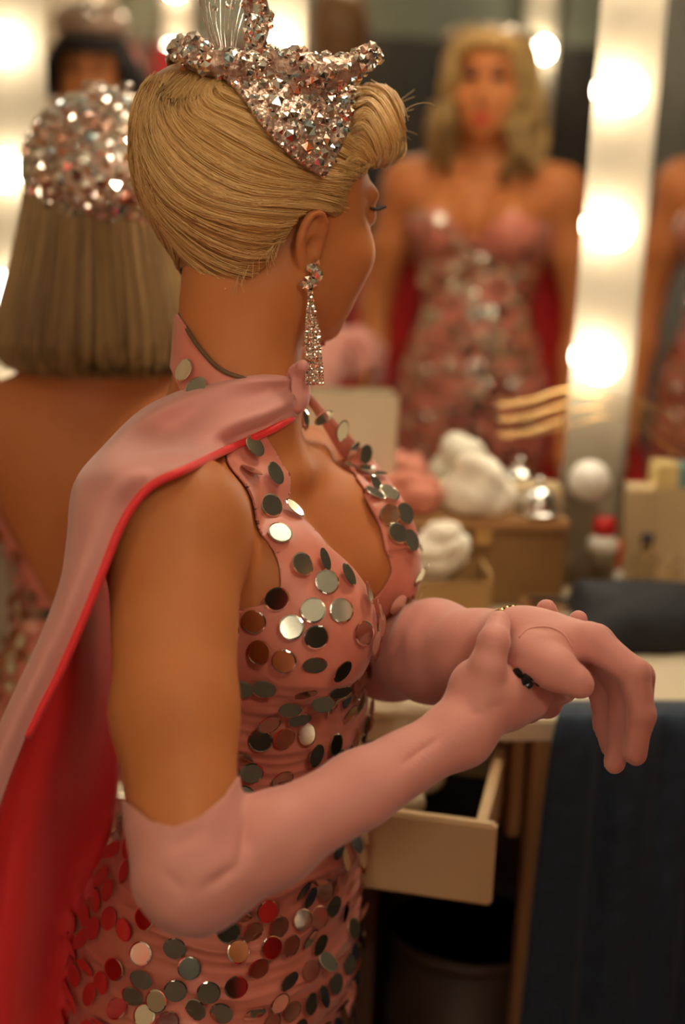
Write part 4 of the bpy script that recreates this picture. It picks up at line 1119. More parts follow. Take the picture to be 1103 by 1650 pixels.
def gown(v, f, Om, Fm, Lm, s, back_u, front_u, parent, half=None, nseq=500, skip_left=False, limit=0.25):
    n = vnormals(v, f); fc = (v - Om) @ Fm / s; lc = (v - Om) @ Lm / s; uc = (v - Om)[:, 2] / s
    top = np.where(fc > 0, front_u(np.abs(lc)), back_u(np.abs(lc)))
    sv = uc - top
    w = np.interp(-uc, [0.0, 0.1, 0.2, 0.27, 0.35, 0.45, 0.6, 1.3], [0.17, 0.158, 0.14, 0.128, 0.145, 0.168, 0.18, 0.24])
    sv = np.where(np.abs(lc) > w, 0.05, sv)
    dv_, df_ = clip_mesh(v + n * 0.004, f, sv)
    d = link('gown', mesh_fast(dv_, df_), M['satin'], parent)
    bv_ = bvh_of(dv_, df_); mats = []
    for iu in range(60):
        for k in range(36):
            a = 2 * PI * (k + 0.5 * (iu % 2)) / 36; dr = math.cos(a) * Fm + math.sin(a) * Lm
            if random.random() < limit: continue
            if skip_left and math.sin(a) * skip_left > 0.15 and iu < 8 and math.cos(a) > -0.2: continue
            o_ = Om + UP * s * (0.02 - iu * 0.0195 + random.uniform(-.003, .003)) + 0.4 * dr
            loc, nor, i_, ds = bv_.ray_cast(V(o_), V(-dr))
            if loc is None or ds > 0.4: continue
            mats.append(sequin_matrix(loc, nor, 0.22))
    joined('sequin_field', disc_mesh(0.0108, 8), mats, M['sequin'], d)
    return d
def face_features(hc, A, s, parent):
    for (u_, w_, h_) in ((-0.0735, 0.022, 0.0056), (-0.084, 0.019, 0.0062)):
        fd = Field(); c_ = hc + s * (0.0890 * A[0] + u_ * A[2]); fd.ell(c_, (0.011, w_, h_), A); a_, q_ = fd.mesh(c_ - 0.03, c_ + 0.03, 0.002); link('lip', mesh_fast(a_, q_), M['lips'], parent)
    for q in (-1, 1):
        c_ = hc + s * (0.0905 * A[0] + 0.030 * q * A[1] + 0.007 * A[2])
        fd = Field(); fd.ell(c_, (0.006, 0.0165, 0.0075), A); a_, q_ = fd.mesh(c_ - 0.02, c_ + 0.02, 0.0016); link('eye', mesh_fast(a_, q_), M['lash'], parent)
        b_ = [hc + s * ((0.097 - 0.010 * t * t) * A[0] + q * (0.014 + 0.030 * t) * A[1] + (0.026 + 0.005 * math.sin(2.4 * t)) * A[2]) for t in np.linspace(0, 1, 8)]
        tube_obj('eyebrow', b_, [0.0026, 0.0032, 0.0015], M['lash'], parent, 6)
def bob(hc, A, s, prof, m, n, parent, face=0.9, wave=0.0, waves=5, seed=3, base=True, rad=0.0008, lobes=0.0, npt=16):
    """hanging hair: prof = (drop below crown, radius along forward, radius along side); leaves the face open"""
    r = np.random.default_rng(seed); pr = np.array(prof); T = np.linspace(0, 1, 26)
    def path(th, t, k=1.0, ph=0.0, amp=0.0):
        z = np.interp(t, np.linspace(0, 1, len(pr)), pr[:, 0]); a = np.interp(t, np.linspace(0, 1, len(pr)), pr[:, 1]); b = np.interp(t, np.linspace(0, 1, len(pr)), pr[:, 2])
        lob = 1 + lobes * np.sin(t * 2 * PI * waves + 3 * np.sin(2 * th)) * np.clip(t * 2 - 0.5, 0, 1)
        w = amp * np.sin(t * 2 * PI * waves + ph) * np.clip(t * 2 - 0.4, 0, 1)
        return hc + s * (np.outer(a * k * lob * np.cos(th + w * 2), A[0]) + np.outer(b * k * lob * np.sin(th + w * 2), A[1]) + np.outer(-z + 0.3 * w, A[2]))
    if base:
        ths = np.linspace(face, 2 * PI - face, 60)
        g_ = np.stack([path(t_, T, 0.975) for t_ in ths], 1)
        ho = sheet('hair', g_, m[0], parent, 0.006)
    else: ho = parent
    for mi, frac in ((1, 0.6), (2, 0.25), (3, 0.15)):
        st = []
        for _ in range(int(n * frac)):
            th = r.uniform(face, 2 * PI - face); t1 = r.uniform(0.93, 1.0) - 0.03 * abs(math.sin(th * 9))
            kk = 1.0 + r.normal(0, 0.012) + 0.012 * math.sin(th * 40)
            q = path(th + r.normal(0, 0.02), np.linspace(0, t1, npt), kk, 4 * math.sin(th * 3) + r.normal(0, 0.4), wave)
            q = q + np.outer(np.linspace(0, 1, npt) ** 2, r.normal(0, 0.004, 3))
            st.append(q)
        v_, f_ = tubes(np.array(st), rad, 3); o_ = link('hair_strands', mesh_fast(v_, f_), m[mi], ho); o_['kind'] = 'stuff'
    return ho
M['ash'] = mat('ash_strand', (0.43, 0.27, 0.11), 0.4, spec=0.5); M['ash2'] = mat('ash_strand_light', (0.60, 0.40, 0.18), 0.4, spec=0.5); M['ash3'] = mat('ash_strand_dark', (0.22, 0.13, 0.055), 0.4, spec=0.5)
M['curl'] = mat('curl_strand', (0.50, 0.30, 0.105), 0.4, spec=0.5); M['curl2'] = mat('curl_strand_light', (0.66, 0.45, 0.20), 0.4, spec=0.5)
HM = [M['hair'], M['strand'], M['strand2'], M['strand3']]

# --- woman with her back to us, jewelled beret over straight hair
O2 = P(160, 668, 1.86)
F2 = unit([-0.10, 1.0, 0])
W2 = empty('person', (O2[0], O2[1], 0), 'woman seen from behind with straight shoulder-length hair and bare back', 'person')
v2, f2, b2, hc2, A2, _, L2 = figure(O2, F2, 1.0, 0.0075)
link('body', mesh_fast(v2, f2), M['skin'], W2)
gown(v2, f2, O2, F2, L2, 1.0, lambda l: np.interp(l, [0, 0.06, 0.12, 0.17], [-0.30, -0.23, -0.125, -0.08]), lambda l: np.interp(l, [0, 0.04, 0.1, 0.2], [-0.12, -0.07, -0.05, -0.08]), W2, limit=0.3)
top2 = hc2 + 0.115 * UP
zt = lambda y: float(top2[2] - P(160, y, Q(hc2)[2] - 0.09)[2])
bob(np.array([hc2[0] - 0.003, hc2[1] - 0.008, top2[2]]), A2, 1.0,
    [(0.0, 0.02, 0.02), (0.012, 0.06, 0.055), (zt(345) - 0.055, 0.100, 0.080), (zt(345) - 0.004, 0.103, 0.088), (zt(420), 0.104, 0.100), (zt(500), 0.112, 0.116), (zt(560), 0.118, 0.124), (zt(600), 0.112, 0.120), (zt(612), 0.094, 0.104)],
    [M['ash3'], M['ash'], M['ash3'], M['ash2']], 2600, W2, face=0.95, seed=11, rad=0.0009)
# her cap, shingled with large stones
CC = P(168, 266, Q(hc2)[2] - 0.035)

CAP = empty('jewelled_beret', CC, 'round beret of silver and rose stones on the straight-haired woman', 'hat')
ca = np.array([0.097, 0.118, 0.084]); Acap = np.array([[1, 0, 0], [0, 0.93, 0.36], [0, -0.36, 0.93]])
cf_ = Field(); cf_.ell(CC, ca, Acap); cf_.ell(CC - 0.20 * Acap[2], (0.4, 0.4, 0.145), Acap, 0.01, 's')
cv_, cq_ = cf_.mesh(CC - 0.13, CC + 0.13, 0.004)
link('cap_shell', mesh_fast(cv_, cq_), M['foil'], CAP)
ng = 330
for k in range(ng):
    y = 1 - 2 * (k + 0.5) / ng; r_ = math.sqrt(1 - y * y); a = k * 2.399963
    l = np.array([r_ * math.cos(a), r_ * math.sin(a), y])
    p_ = CC + (l * ca) @ Acap
    if (p_ - CC) @ Acap[2] < -0.058: continue
    nrm = unit((l / ca) @ Acap)
    if nrm @ unit(CT - p_) < -0.25: continue
    gem(p_ + 0.001 * nrm, nrm, random.choice((0.0090, 0.0105, 0.0118)), CAP, random.choice((0, 0, 1, 2, 3, 3, 4)), 'rhinestone', 0.7)
for k in range(46):                                                # small stones on the lower edge and the tuft on top
    a = PI + PI * k / 45; c_ = CC + (np.array([math.cos(a) * 0.079, math.sin(a) * 0.092, -0.056])) @ Acap
    gem(c_, (0, -1, 0), 0.0048, CAP, random.choice((0, 2, 3)))
for k in range(14):
    gem(CC + (np.array([random.uniform(-0.02, 0.04), random.uniform(-0.02, 0.02), 0.095 + random.uniform(0, 0.006)])) @ Acap, (0, 0, 1), 0.0045, CAP, random.choice((0, 3)))

# --- blonde facing the mirror from the right of the camera (seen reflected)
VB = P(779, 288, 3.12)
OB = reflect(VB); FBd = reflect_dir(unit([-0.20, -1.0, 0])); FBd[2] = 0
WB = empty('person', (OB[0], OB[1], 0), 'curly blonde woman in a strapless sequined gown, seen in the counter mirror', 'person')
v3, f3, b3, hc3, A3, FB_, LB_ = figure(OB, FBd, 1.06, 0.007, neck_len=-0.020, elbow_out=0.035, hs=0.95)
link('body', mesh_fast(v3, f3), M['skin'], WB)
gown(v3, f3, OB, FB_, LB_, 1.06, lambda l: np.interp(l, [0, 0.2], [-0.13, -0.10]), lambda l: np.interp(l, [0, 0.03, 0.075, 0.12, 0.2], [-0.125, -0.09, -0.055, -0.075, -0.09]), WB, limit=0.25, skip_left=-1)
top3 = hc3 + 0.112 * UP
bob(np.array([hc3[0], hc3[1], top3[2]]) - 0.012 * A3[0], A3, 1.06, [(0.0, 0.02, 0.02), (0.004, 0.07, 0.06), (0.05, 0.105, 0.092), (0.11, 0.105, 0.094), (0.18, 0.108, 0.104), (0.235, 0.110, 0.108), (0.262, 0.095, 0.09)],
    [M['ash3'], M['curl'], M['ash3'], M['curl2']], 1500, WB, face=0.70, wave=0.13, waves=3.6, seed=5, rad=0.0014, lobes=0.17, npt=24)
face_features(hc3, A3, 1.06 * 0.95, WB)
fr_ = Field()
for q_ in np.linspace(-1, 1, 7): fr_.ell(hc3 + 1.06 * ((0.068 - 0.02 * q_ * q_) * A3[0] + 0.050 * q_ * A3[1] + (0.078 - 0.016 * q_ * q_) * A3[2]), (0.028, 0.018, 0.022), A3, 0.008)
a_, q_ = fr_.mesh(hc3 - 0.13, hc3 + 0.2, 0.004); link('hair_wave', mesh_fast(a_, q_), M['curl'], WB)
TI = empty('tiara', top3, 'silver tiara on the curly blonde hair in the mirror', 'tiara')
tp_ = [top3 + 0.095 * 1.06 * (math.sin(a) * A3[1]) + (0.05 * math.cos(a) + 0.0) * A3[0] + (-0.03 + 0.02 * math.cos(a)) * UP for a in np.linspace(-1.4, 1.4, 15)]
tube_obj('band', tp_, 0.006, M['gem'], TI, 8)
for c_ in smooth_line(tp_, 40): gem(c_ + 0.012 * UP * random.random() + 0.006 * A3[0], A3[0], 0.005, TI, random.choice((0, 3, 1)))
# red cape behind her
rows = []
for t in np.linspace(0, 1, 10):
    u = 0.00 - t * 1.25
    w = 0.20 + 0.20 * min(1, t * 1.9)
    rows.append([b3(-0.075 - 0.06 * min(1, t * 2) + 0.02 * math.sin(j * 2.1 + t), w * x, u) for j, x in enumerate(np.linspace(-1, 1, 9))])
cp_ = sheet('cape', loft_rows(rows, (40, 40)), [M['lining'], M['lining']], WB, 0.002)

# --- black-haired woman with a silver cap, reflected behind the jewelled cap
def image_figure(px, py, d, p0, n, fdir, s, name_label, hairm):
    Oi = reflect(P(px, py, d), p0, n); Fi = reflect_dir(unit(fdir), n)
    W = empty('person', (Oi[0], Oi[1], 0), name_label, 'person')
    v, f, b, hc, A, Fm, Lm = figure(Oi, Fi, s, 0.009)
    link('body', mesh_fast(v, f), M['skin'], W)
    gown(v, f, Oi, Fm, Lm, s, lambda l: np.interp(l, [0, 0.2], [-0.18, -0.10]), lambda l: np.interp(l, [0, 0.03, 0.075, 0.12, 0.2], [-0.11, -0.08, -0.05, -0.07, -0.09]), W, limit=0.35)
    face_features(hc, A, s, W)
    return W, hc, A, s
M['black_hair'] = mat('black_hair', (0.016, 0.012, 0.012), 0.4)
BH = [M['black_hair']] * 4
W4, hc4, A4, s4 = image_figure(150, 262, 3.55, LP0, LN, [0.05, -1, 0], 1.0, 'black-haired woman in a silver beret, seen in the left mirror', BH)
bob(hc4 + 0.112 * UP, A4, 1.0, [(0.0, 0.02, 0.02), (0.01, 0.07, 0.065), (0.06, 0.105, 0.10), (0.11, 0.105, 0.12), (0.15, 0.10, 0.125), (0.17, 0.085, 0.11)], BH, 450, W4, face=0.8, rad=0.0012)
fr_ = Field(); fr_.ell(hc4 + 0.072 * A4[0] + 0.062 * UP, (0.034, 0.076, 0.026), A4, 0.01); a_, q_ = fr_.mesh(hc4 - 0.1, hc4 + 0.2, 0.005); link('fringe', mesh_fast(a_, q_), M['black_hair'], W4)
CP4 = empty('silver_beret', hc4 + 0.11 * UP, 'pale silver beret on the black hair in the mirror', 'hat')
c_ = hc4 + 0.115 * UP
cf_ = Field(); cf_.ell(c_, (0.085, 0.09, 0.055), A4); a_, q_ = cf_.mesh(c_ - 0.11, c_ + 0.11, 0.006); link('cap_shell', mesh_fast(a_, q_), M['foil'], CP4)
for k in range(120):
    l = unit(RNG.normal(0, 1, 3)); l[2] = abs(l[2]); gem(c_ + (l * [0.085, 0.09, 0.055]) @ A4, l @ A4, 0.008, CP4, random.choice((0, 1, 3)))
# --- a third dancer at the right, reflected past the bulb strip
W5, hc5, A5, s5 = image_figure(1225, 290, 3.05, MP0, MN, [-0.5, -1, 0], 1.05, 'dancer in a strapless sequined gown at the far right, seen in the mirror', HM)
bob(hc5 + 0.12 * UP, A5, 1.05, [(0.0, 0.02, 0.02), (0.01, 0.07, 0.065), (0.06, 0.105, 0.10), (0.13, 0.105, 0.115), (0.2, 0.09, 0.10)], HM, 450, W5, face=0.8, rad=0.0012, seed=9)
# --- brown wig on a stand, added for a head reflected over the hat
wp = reflect(P(545, 48, 4.0)); M['brown_wig'] = mat('brown_wig', (0.20, 0.10, 0.04), 0.5, bump=(60, 0.5, 4))
WG = empty('stand_in_head', (wp[0], wp[1], 0), 'brown wig on a wooden stand, standing in for a reflected brown-haired head', 'stand-in head')
M['stand_wood'] = mat('stand_wood', (0.24, 0.13, 0.06), 0.5)
o_ = link('base', lathe([(0.02, 0.001), (0.15, 0.001), (0.15, 0.02), (0.03, 0.035)], 32), M['stand_wood'], WG); o_.location = (wp[0], wp[1], 0)
tube_obj('pole', [(wp[0], wp[1], 0.03), (wp[0], wp[1], 1.0), (wp[0], wp[1], wp[2] - 0.05)], 0.016, M['stand_wood'], WG)
fd = Field(); fd.ell(wp, (0.095, 0.10, 0.10)); fd.ell(wp - [0, 0, 0.07], (0.085, 0.085, 0.07), None, 0.03); fd.ell(wp + [0, 0.02, 0.06], (0.07, 0.06, 0.05), None, 0.02)
a_, q_ = fd.mesh(wp - 0.17, wp + 0.15, 0.005); link('wig', mesh_fast(a_, q_), M['brown_wig'], WG)
# --- pink and red capes on a rail, reflected at the top left
RAIL = empty('clothes_rail', (-1.2, -1.0, 0), 'metal clothes rail with pink and red capes behind the photographer', 'clothes rail')
M['steel'] = mat('steel', (0.5, 0.48, 0.45), 0.3, metal=1.0)
tube_obj('rail', [(-1.68, -0.95, 1.95), (-1.2, -0.95, 1.95), (-0.7, -0.95, 1.95)], 0.012, M['steel'], RAIL)
for x in (-1.68, -0.7): tube_obj('post', [(x, -0.95, 0.0), (x, -0.95, 1.0), (x, -0.95, 1.96)], 0.012, M['steel'], RAIL)
for k in range(5):
    x = -1.55 + k * 0.18; m_ = M['cape'] if k % 2 == 0 else M['lining']
    rows = [[(x + 0.04 * math.sin(j * 1.7 + k), -0.95 + (j - 3) * 0.05 * (0.5 + t), 1.93 - 1.3 * t) for j in range(7)] for t in np.linspace(0, 1, 6)]
    o_ = sheet('hanging_cape', loft_rows(rows, (24, 24)), m_, None, 0.003)
    tag(o_, ['pink', 'red'][k % 2] + ' satin cape on the rail, %s from the wall' % ['first', 'second', 'third', 'fourth', 'fifth'][k], 'cape', 'capes on the rail')
flush_small()
# ================================================================== counter and what lies on it
M['laminate'] = mat('counter_top', (0.74, 0.64, 0.47), 0.4, noise=(8, (0.68, 0.58, 0.42), 4))
M['splash'] = mat('splash_paint', (0.62, 0.47, 0.27), 0.55, noise=(10, (0.56, 0.42, 0.24), 4))
M['wood'] = mat('wood', (0.44, 0.24, 0.10), 0.45, noise=(6, (0.34, 0.175, 0.07), 5, (1, 1, 0.12)))
M['wood_dark'] = mat('wood_dark', (0.10, 0.06, 0.035), 0.5, noise=(6, (0.07, 0.04, 0.025), 5))
M['drawer'] = mat('drawer_wood', (0.60, 0.41, 0.22), 0.45, noise=(5, (0.52, 0.345, 0.18), 5, (0.15, 1, 1)))
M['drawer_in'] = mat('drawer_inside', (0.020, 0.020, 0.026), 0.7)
M['navy'] = mat('navy_cloth', (0.022, 0.044, 0.080), 0.8, sheen=0.3, noise=(50, (0.016, 0.030, 0.056), 3), bump=(200, 0.2, 2))
M['black'] = mat('black_cloth', (0.014, 0.015, 0.022), 0.75, bump=(120, 0.2, 2))
M['tissue'] = mat('white_tissue', (0.82, 0.76, 0.63), 0.8, bump=(40, 0.3, 3))
M['cream_cloth'] = mat('cream_cloth', (0.70, 0.60, 0.42), 0.85, bump=(60, 0.25, 3))
M['pink_cloth'] = mat('rose_cloth', (0.66, 0.24, 0.17), 0.7, bump=(40, 0.3, 3))
M['card'] = mat('cardboard', (0.42, 0.25, 0.10), 0.75, noise=(20, (0.36, 0.21, 0.08), 3))
M['card_light'] = mat('cardboard_flap', (0.60, 0.40, 0.17), 0.75)
M['case'] = mat('case_brown', (0.30, 0.165, 0.06), 0.5, noise=(9, (0.22, 0.115, 0.045), 5))
M['red_plastic'] = mat('red_plastic', (0.55, 0.015, 0.015), 0.3)
M['white_plastic'] = mat('white_plastic', (0.80, 0.76, 0.68), 0.35)
M['orange_plastic'] = mat('orange_plastic', (0.70, 0.10, 0.02), 0.35)
M['clear'] = mat('clear_glass', (0.97, 0.93, 0.85), 0.03, trans=1.0, ior=1.35)
M['amber_liquid'] = mat('amber_liquid', (0.75, 0.50, 0.18), 0.2, trans=0.6)
M['powder'] = mat('pink_powder', (0.78, 0.50, 0.38), 0.9)
M['silver'] = mat('silver_metal', (0.72, 0.70, 0.66), 0.16, metal=1.0)
M['yellow_card'] = mat('yellow_card', (0.75, 0.58, 0.25), 0.6)
M['teal_card'] = mat('teal_card', (0.16, 0.32, 0.34), 0.6)
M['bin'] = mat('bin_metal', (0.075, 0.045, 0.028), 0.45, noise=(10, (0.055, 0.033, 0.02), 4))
def on_z(px, py, z):
    d = P(px, py, 1.0) - CT; return CT + d * ((z - CT[2]) / d[2])
def on_y(px, py, y):
    d = P(px, py, 1.0) - CT; return CT + d * (y / d[1])
def frame_box(name, s0, s1, o0, o1, z0, z1, m, parent=None, bevel=0.003): return plane_box(name, MP0, MT, MN, s0, s1, z0, z1, o0, o1, m, parent, bevel)
def so(p): p = np.asarray(p) - MP0; return float(p @ MT), float(p @ MN)
sL = -0.40; CF = so(on_z(900, 1160, ZK))[1]
CTR = empty('counter', MP0 + MT * 0.2 + [0, 0, 0], 'cream make-up counter under the mirrors with a wooden leg', 'counter')
frame_box('countertop', sL, 1.3, 0.0, CF, ZK - 0.028, ZK, M['laminate'], CTR)
frame_box('splashback', s_strip + 0.054, 1.3, -0.01, 0.022, ZK, z_mir, M['splash'], CTR)
frame_box('splashback', sL, s_strip - 0.044, -0.01, 0.022, ZK, z_mir, M['splash'], CTR)
lx = so(on_z(888, 1160, ZK))[0]
frame_box('leg', lx - 0.016, lx + 0.016, CF - 0.034, CF - 0.002, 0.0, ZK - 0.028, M['wood'], CTR)
frame_box('leg', 1.26, 1.29, CF - 0.034, CF - 0.002, 0.0, ZK - 0.028, M['wood'], CTR)
frame_box('side_panel', lx - 0.034, lx - 0.018, 0.03, CF - 0.035, ZK - 0.17, ZK - 0.028, M['wood'], CTR)
frame_box('side_panel', -0.38, -0.36, 0.0, CF - 0.03, 0.0, ZK - 0.028, M['wood_dark'], CTR)
frame_box('apron', lx + 0.016, 1.26, CF - 0.03, CF - 0.012, ZK - 0.11, ZK - 0.028, M['wood'], CTR)
frame_box('back_panel', -0.36, 1.26, 0.0, 0.015, 0.0, ZK - 0.03, M['wood_dark'], CTR)
# open drawer
DR = empty('drawer', on_z(690, 1330, ZK - 0.12), 'open cream wooden drawer pulled out below the counter', 'drawer')
zt_ = ZK - 0.042; d1 = on_z(800, 1332, zt_); d0 = on_z(572, 1312, zt_)
s1_, o1_ = so(d1); s0_ = so(d0)[0] + 0.004; zb_ = float(on_z(797, 1450, zt_ - 0.09)[2]) - 0.004
o1_ = float(o1_)
DT = unit([0.98, -0.20, 0]); DN = np.array([DT[1], -DT[0], 0]); DP = np.array([d1[0], d1[1], 0.0]); dw = float(np.linalg.norm((d1 - d0)[:2])) + 0.006    # it sits askew in its runners
def dbox(name, s0, s1, o0, o1, z0, z1, m): return plane_box(name, DP, DT, DN, s0, s1, z0, z1, o0, o1, m, DR, 0.003)
dl = 0.30
dbox('drawer_front', -dw, 0.0, -0.014, 0.0, zb_, zt_, M['drawer'])
dbox('drawer_side', -0.024, -0.012, -dl, -0.014, zb_ + 0.006, zt_ - 0.006, M['drawer'])
dbox('drawer_side', -dw + 0.004, -dw + 0.016, -dl, -0.014, zb_ + 0.006, zt_ - 0.006, M['drawer'])
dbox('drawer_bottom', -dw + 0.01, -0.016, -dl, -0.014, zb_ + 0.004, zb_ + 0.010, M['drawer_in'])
dbox('drawer_back', -dw + 0.01, -0.016, -dl, -dl + 0.010, zb_ + 0.006, zt_ - 0.006, M['drawer'])
def lump(name, parts, m, label, cat, h=0.004, wr=0.003, fr=60, base=None, seed=0, k=0.02):
    """soft crumpled thing: list of (centre, radii)"""
    fd = Field(); pts = np.array([c for c, r in parts]); rm = max(max(r) for c, r in parts)
    for c, r in parts: fd.ell(np.asarray(c), np.asarray(r), np.array([MT, -MN, UP]), k)
    v, f = fd.mesh(pts.min(0) - rm - 0.02, pts.max(0) + rm + 0.02, h)
    n = vnormals(v, f); rr_ = np.random.default_rng(seed + 40); w = np.zeros(len(v))
    for k_ in range(7):
        dr = unit(rr_.normal(0, 1, 3)); w += np.abs(np.sin(v @ dr * fr * rr_.uniform(0.9, 2.4) + rr_.uniform(0, 6))) * rr_.uniform(0.3, 0.8)
    v = v + n * (wr * (w - w.mean()))[:, None]
    if base is not None: v[:, 2] = np.maximum(v[:, 2], base)
    o = link(name, mesh_fast(v, f), m); tag(o, label, cat); return o
lump('drawer_cloth', [(on_z(630, 1240, zt_ - 0.035), (0.035, 0.05, 0.03)), (on_z(675, 1235, zt_ - 0.03), (0.032, 0.05, 0.028)), (on_z(635, 1290, zt_ - 0.035), (0.035, 0.025, 0.024)), (on_z(700, 1195, zt_ - 0.03), (0.03, 0.04, 0.025))], M['cream_cloth'], 'crumpled cream cloth lying in the open drawer', 'cloth', wr=0.003, fr=60)
c_ = [on_z(x, y, ZK + 0.012) for x, y in ((590, 1085), (640, 1110), (700, 1130), (750, 1125), (610, 1130))]
lump('towel', [(c, (0.05, 0.04, 0.016)) for c in c_], M['cream_cloth'], 'cream towel on the counter behind her forearms', 'towel', wr=0.003, fr=50, base=ZK + 0.0005, seed=2)
# waste bin
bc = on_z(757, 1478, 0.62); bc[2] = 0
BIN = empty('waste_bin', bc, 'brown metal waste bin in the shadow below the drawer', 'bin')
R_ = 0.112
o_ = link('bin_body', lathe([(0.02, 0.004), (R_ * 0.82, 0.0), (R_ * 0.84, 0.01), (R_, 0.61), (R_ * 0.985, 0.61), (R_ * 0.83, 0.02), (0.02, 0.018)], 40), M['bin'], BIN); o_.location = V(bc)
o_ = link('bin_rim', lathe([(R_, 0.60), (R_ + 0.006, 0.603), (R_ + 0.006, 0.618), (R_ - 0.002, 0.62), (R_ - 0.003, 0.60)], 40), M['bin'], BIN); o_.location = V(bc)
# navy cloth hung over the front edge of the counter
rows = []
sA = so(on_z(912, 1165, ZK))[0]; n_ = 15
for t, (oo, zz) in enumerate([(CF - 0.045, ZK + 0.004), (CF - 0.012, ZK + 0.006), (CF + 0.006, ZK - 0.004), (CF + 0.012, ZK - 0.05), (CF + 0.016, ZK - 0.2), (CF + 0.020, ZK - 0.42), (CF + 0.022, ZK - 0.62)]):
    rows.append([MP0 + MT * (sA + 0.34 * j / (n_ - 1) - 0.006 * t * (j == 0)) + MN * (oo + (0.009 * math.sin(j * 2.3) + 0.004 * math.sin(j * 5.1)) * min(1, max(0, t - 1) / 2)) + UP * zz for j in range(n_)])
o_ = sheet('navy_cloth', loft_rows(rows, (50, 90)), M['navy'], None, 0.004)
tag(o_, 'dark navy cloth hanging over the front edge of the counter', 'cloth')
# black bag
bp = lambda px, py, h: on_z(px, py, ZK) + UP * h
c0 = on_y(1010, 1010, 1.83); 
fd = Field()
cs = [(on_y(938, 985, 1.86), (0.020, 0.05, 0.045)), (on_y(985, 1000, 1.84), (0.05, 0.07, 0.050)), (on_y(1040, 1005, 1.84), (0.06, 0.075, 0.053)), (on_y(1100, 1005, 1.86), (0.07, 0.075, 0.055)), (on_y(1160, 1010, 1.87), (0.07, 0.07, 0.055)), (on_y(955, 1035, 1.80), (0.045, 0.05, 0.03))]
lump('black_bag', cs, M['black'], 'soft black bag lying on the counter beyond the gloved hand', 'bag', wr=0.004, fr=25, base=ZK + 0.0005, k=0.03)
# open cardboard box with tissue, brooch in front
BX = empty('cardboard_box', on_z(720, 985, ZK), 'open brown cardboard box on the counter', 'box')
fl = so(on_z(640, 1008, ZK)); fr_ = so(on_z(788, 1008, ZK)); bo = fr_[1]; bs0, bs1 = fl[0] - 0.03, fr_[0]; bh = 0.062; bd = 0.082
frame_box('front_wall', bs0, bs1, bo - 0.004, bo, ZK, ZK + bh, M['card'], BX, 0.001)
frame_box('back_wall', bs0, bs1, bo - bd, bo - bd + 0.004, ZK, ZK + bh + 0.01, M['card'], BX, 0.001)
frame_box('side_wall', bs1 - 0.004, bs1, bo - bd + 0.004, bo - 0.004, ZK, ZK + bh + 0.012, M['card_light'], BX, 0.001)
frame_box('side_wall', bs0, bs0 + 0.004, bo - bd + 0.004, bo - 0.004, ZK, ZK + bh, M['card'], BX, 0.001)
frame_box('bottom', bs0, bs1, bo - bd, bo, ZK, ZK + 0.003, M['card'], BX, 0.0)
fp = plane_box('flap', MP0 + MT * bs1 + MN * (bo - bd / 2) + UP * (ZK + bh + 0.008), MT, MN, 0.0, 0.03, 0.0, 0.003, -bd / 2, bd / 2, M['card_light'], BX, 0.001)
tq = MP0 + MT * (so(on_z(705, 960, ZK))[0]) + MN * (bo - bd * 0.55)
tq = on_y(707, 888, tq[1])
lump('tissue', [(tq, (0.036, 0.032, 0.036)), (tq + 0.012 * UP + 0.01 * MT, (0.026, 0.024, 0.030)), (tq - 0.02 * UP - 0.02 * MT, (0.024, 0.026, 0.03))], M['tissue'], 'crumpled white tissue sticking out of the cardboard box', 'tissue', h=0.003, wr=0.006, fr=75, seed=3)
bq = on_z(732, 988, ZK)
BRO = empty('brooch', bq, 'cluster of clear rhinestones lying in front of the cardboard box', 'brooch')
bv_, bq_ = Field().ell(bq + 0.012 * UP, (0.032, 0.022, 0.014)).mesh(bq - 0.05, bq + 0.05, 0.004); bv_[:, 2] = np.maximum(bv_[:, 2], ZK + 0.0003)
link('setting', mesh_fast(bv_, bq_), M['silver'], BRO)
for k in range(60):
    l = unit(RNG.normal(0, 1, 3)); l[2] = abs(l[2]); gem(bq + 0.012 * UP + l * [0.033, 0.023, 0.016], l, random.choice((0.004, 0.005, 0.006)), BRO, random.choice((0, 1, 3, 4)), 'stone')
# brown case behind, with things on top
ch0 = float(on_plane(800, 822, MP0, MN, 0.05)[2])
cs0, cs1 = so(on_plane(640, 840, MP0, MN, 0.10))[0], so(on_plane(915, 860, MP0, MN, 0.10))[0]
CASE = empty('make_up_case', MP0 + MT * (cs0 + cs1) / 2 + MN * 0.1 + UP * ZK, 'brown make-up case at the foot of the mirror', 'case')
frame_box('case_body', cs0, cs1, 0.03, 0.100, ZK + 0.0005, ch0 - 0.02, M['case'], CASE, 0.004)
frame_box('case_lid', cs0 - 0.002, cs1 + 0.002, 0.028, 0.103, ch0 - 0.018, ch0, M['wood'], CASE, 0.004)
frame_box('clasp', (cs0 + cs1) / 2 - 0.012, (cs0 + cs1) / 2 + 0.012, 0.100, 0.106, ch0 - 0.035, ch0 - 0.012, M['gold'], CASE, 0.001)
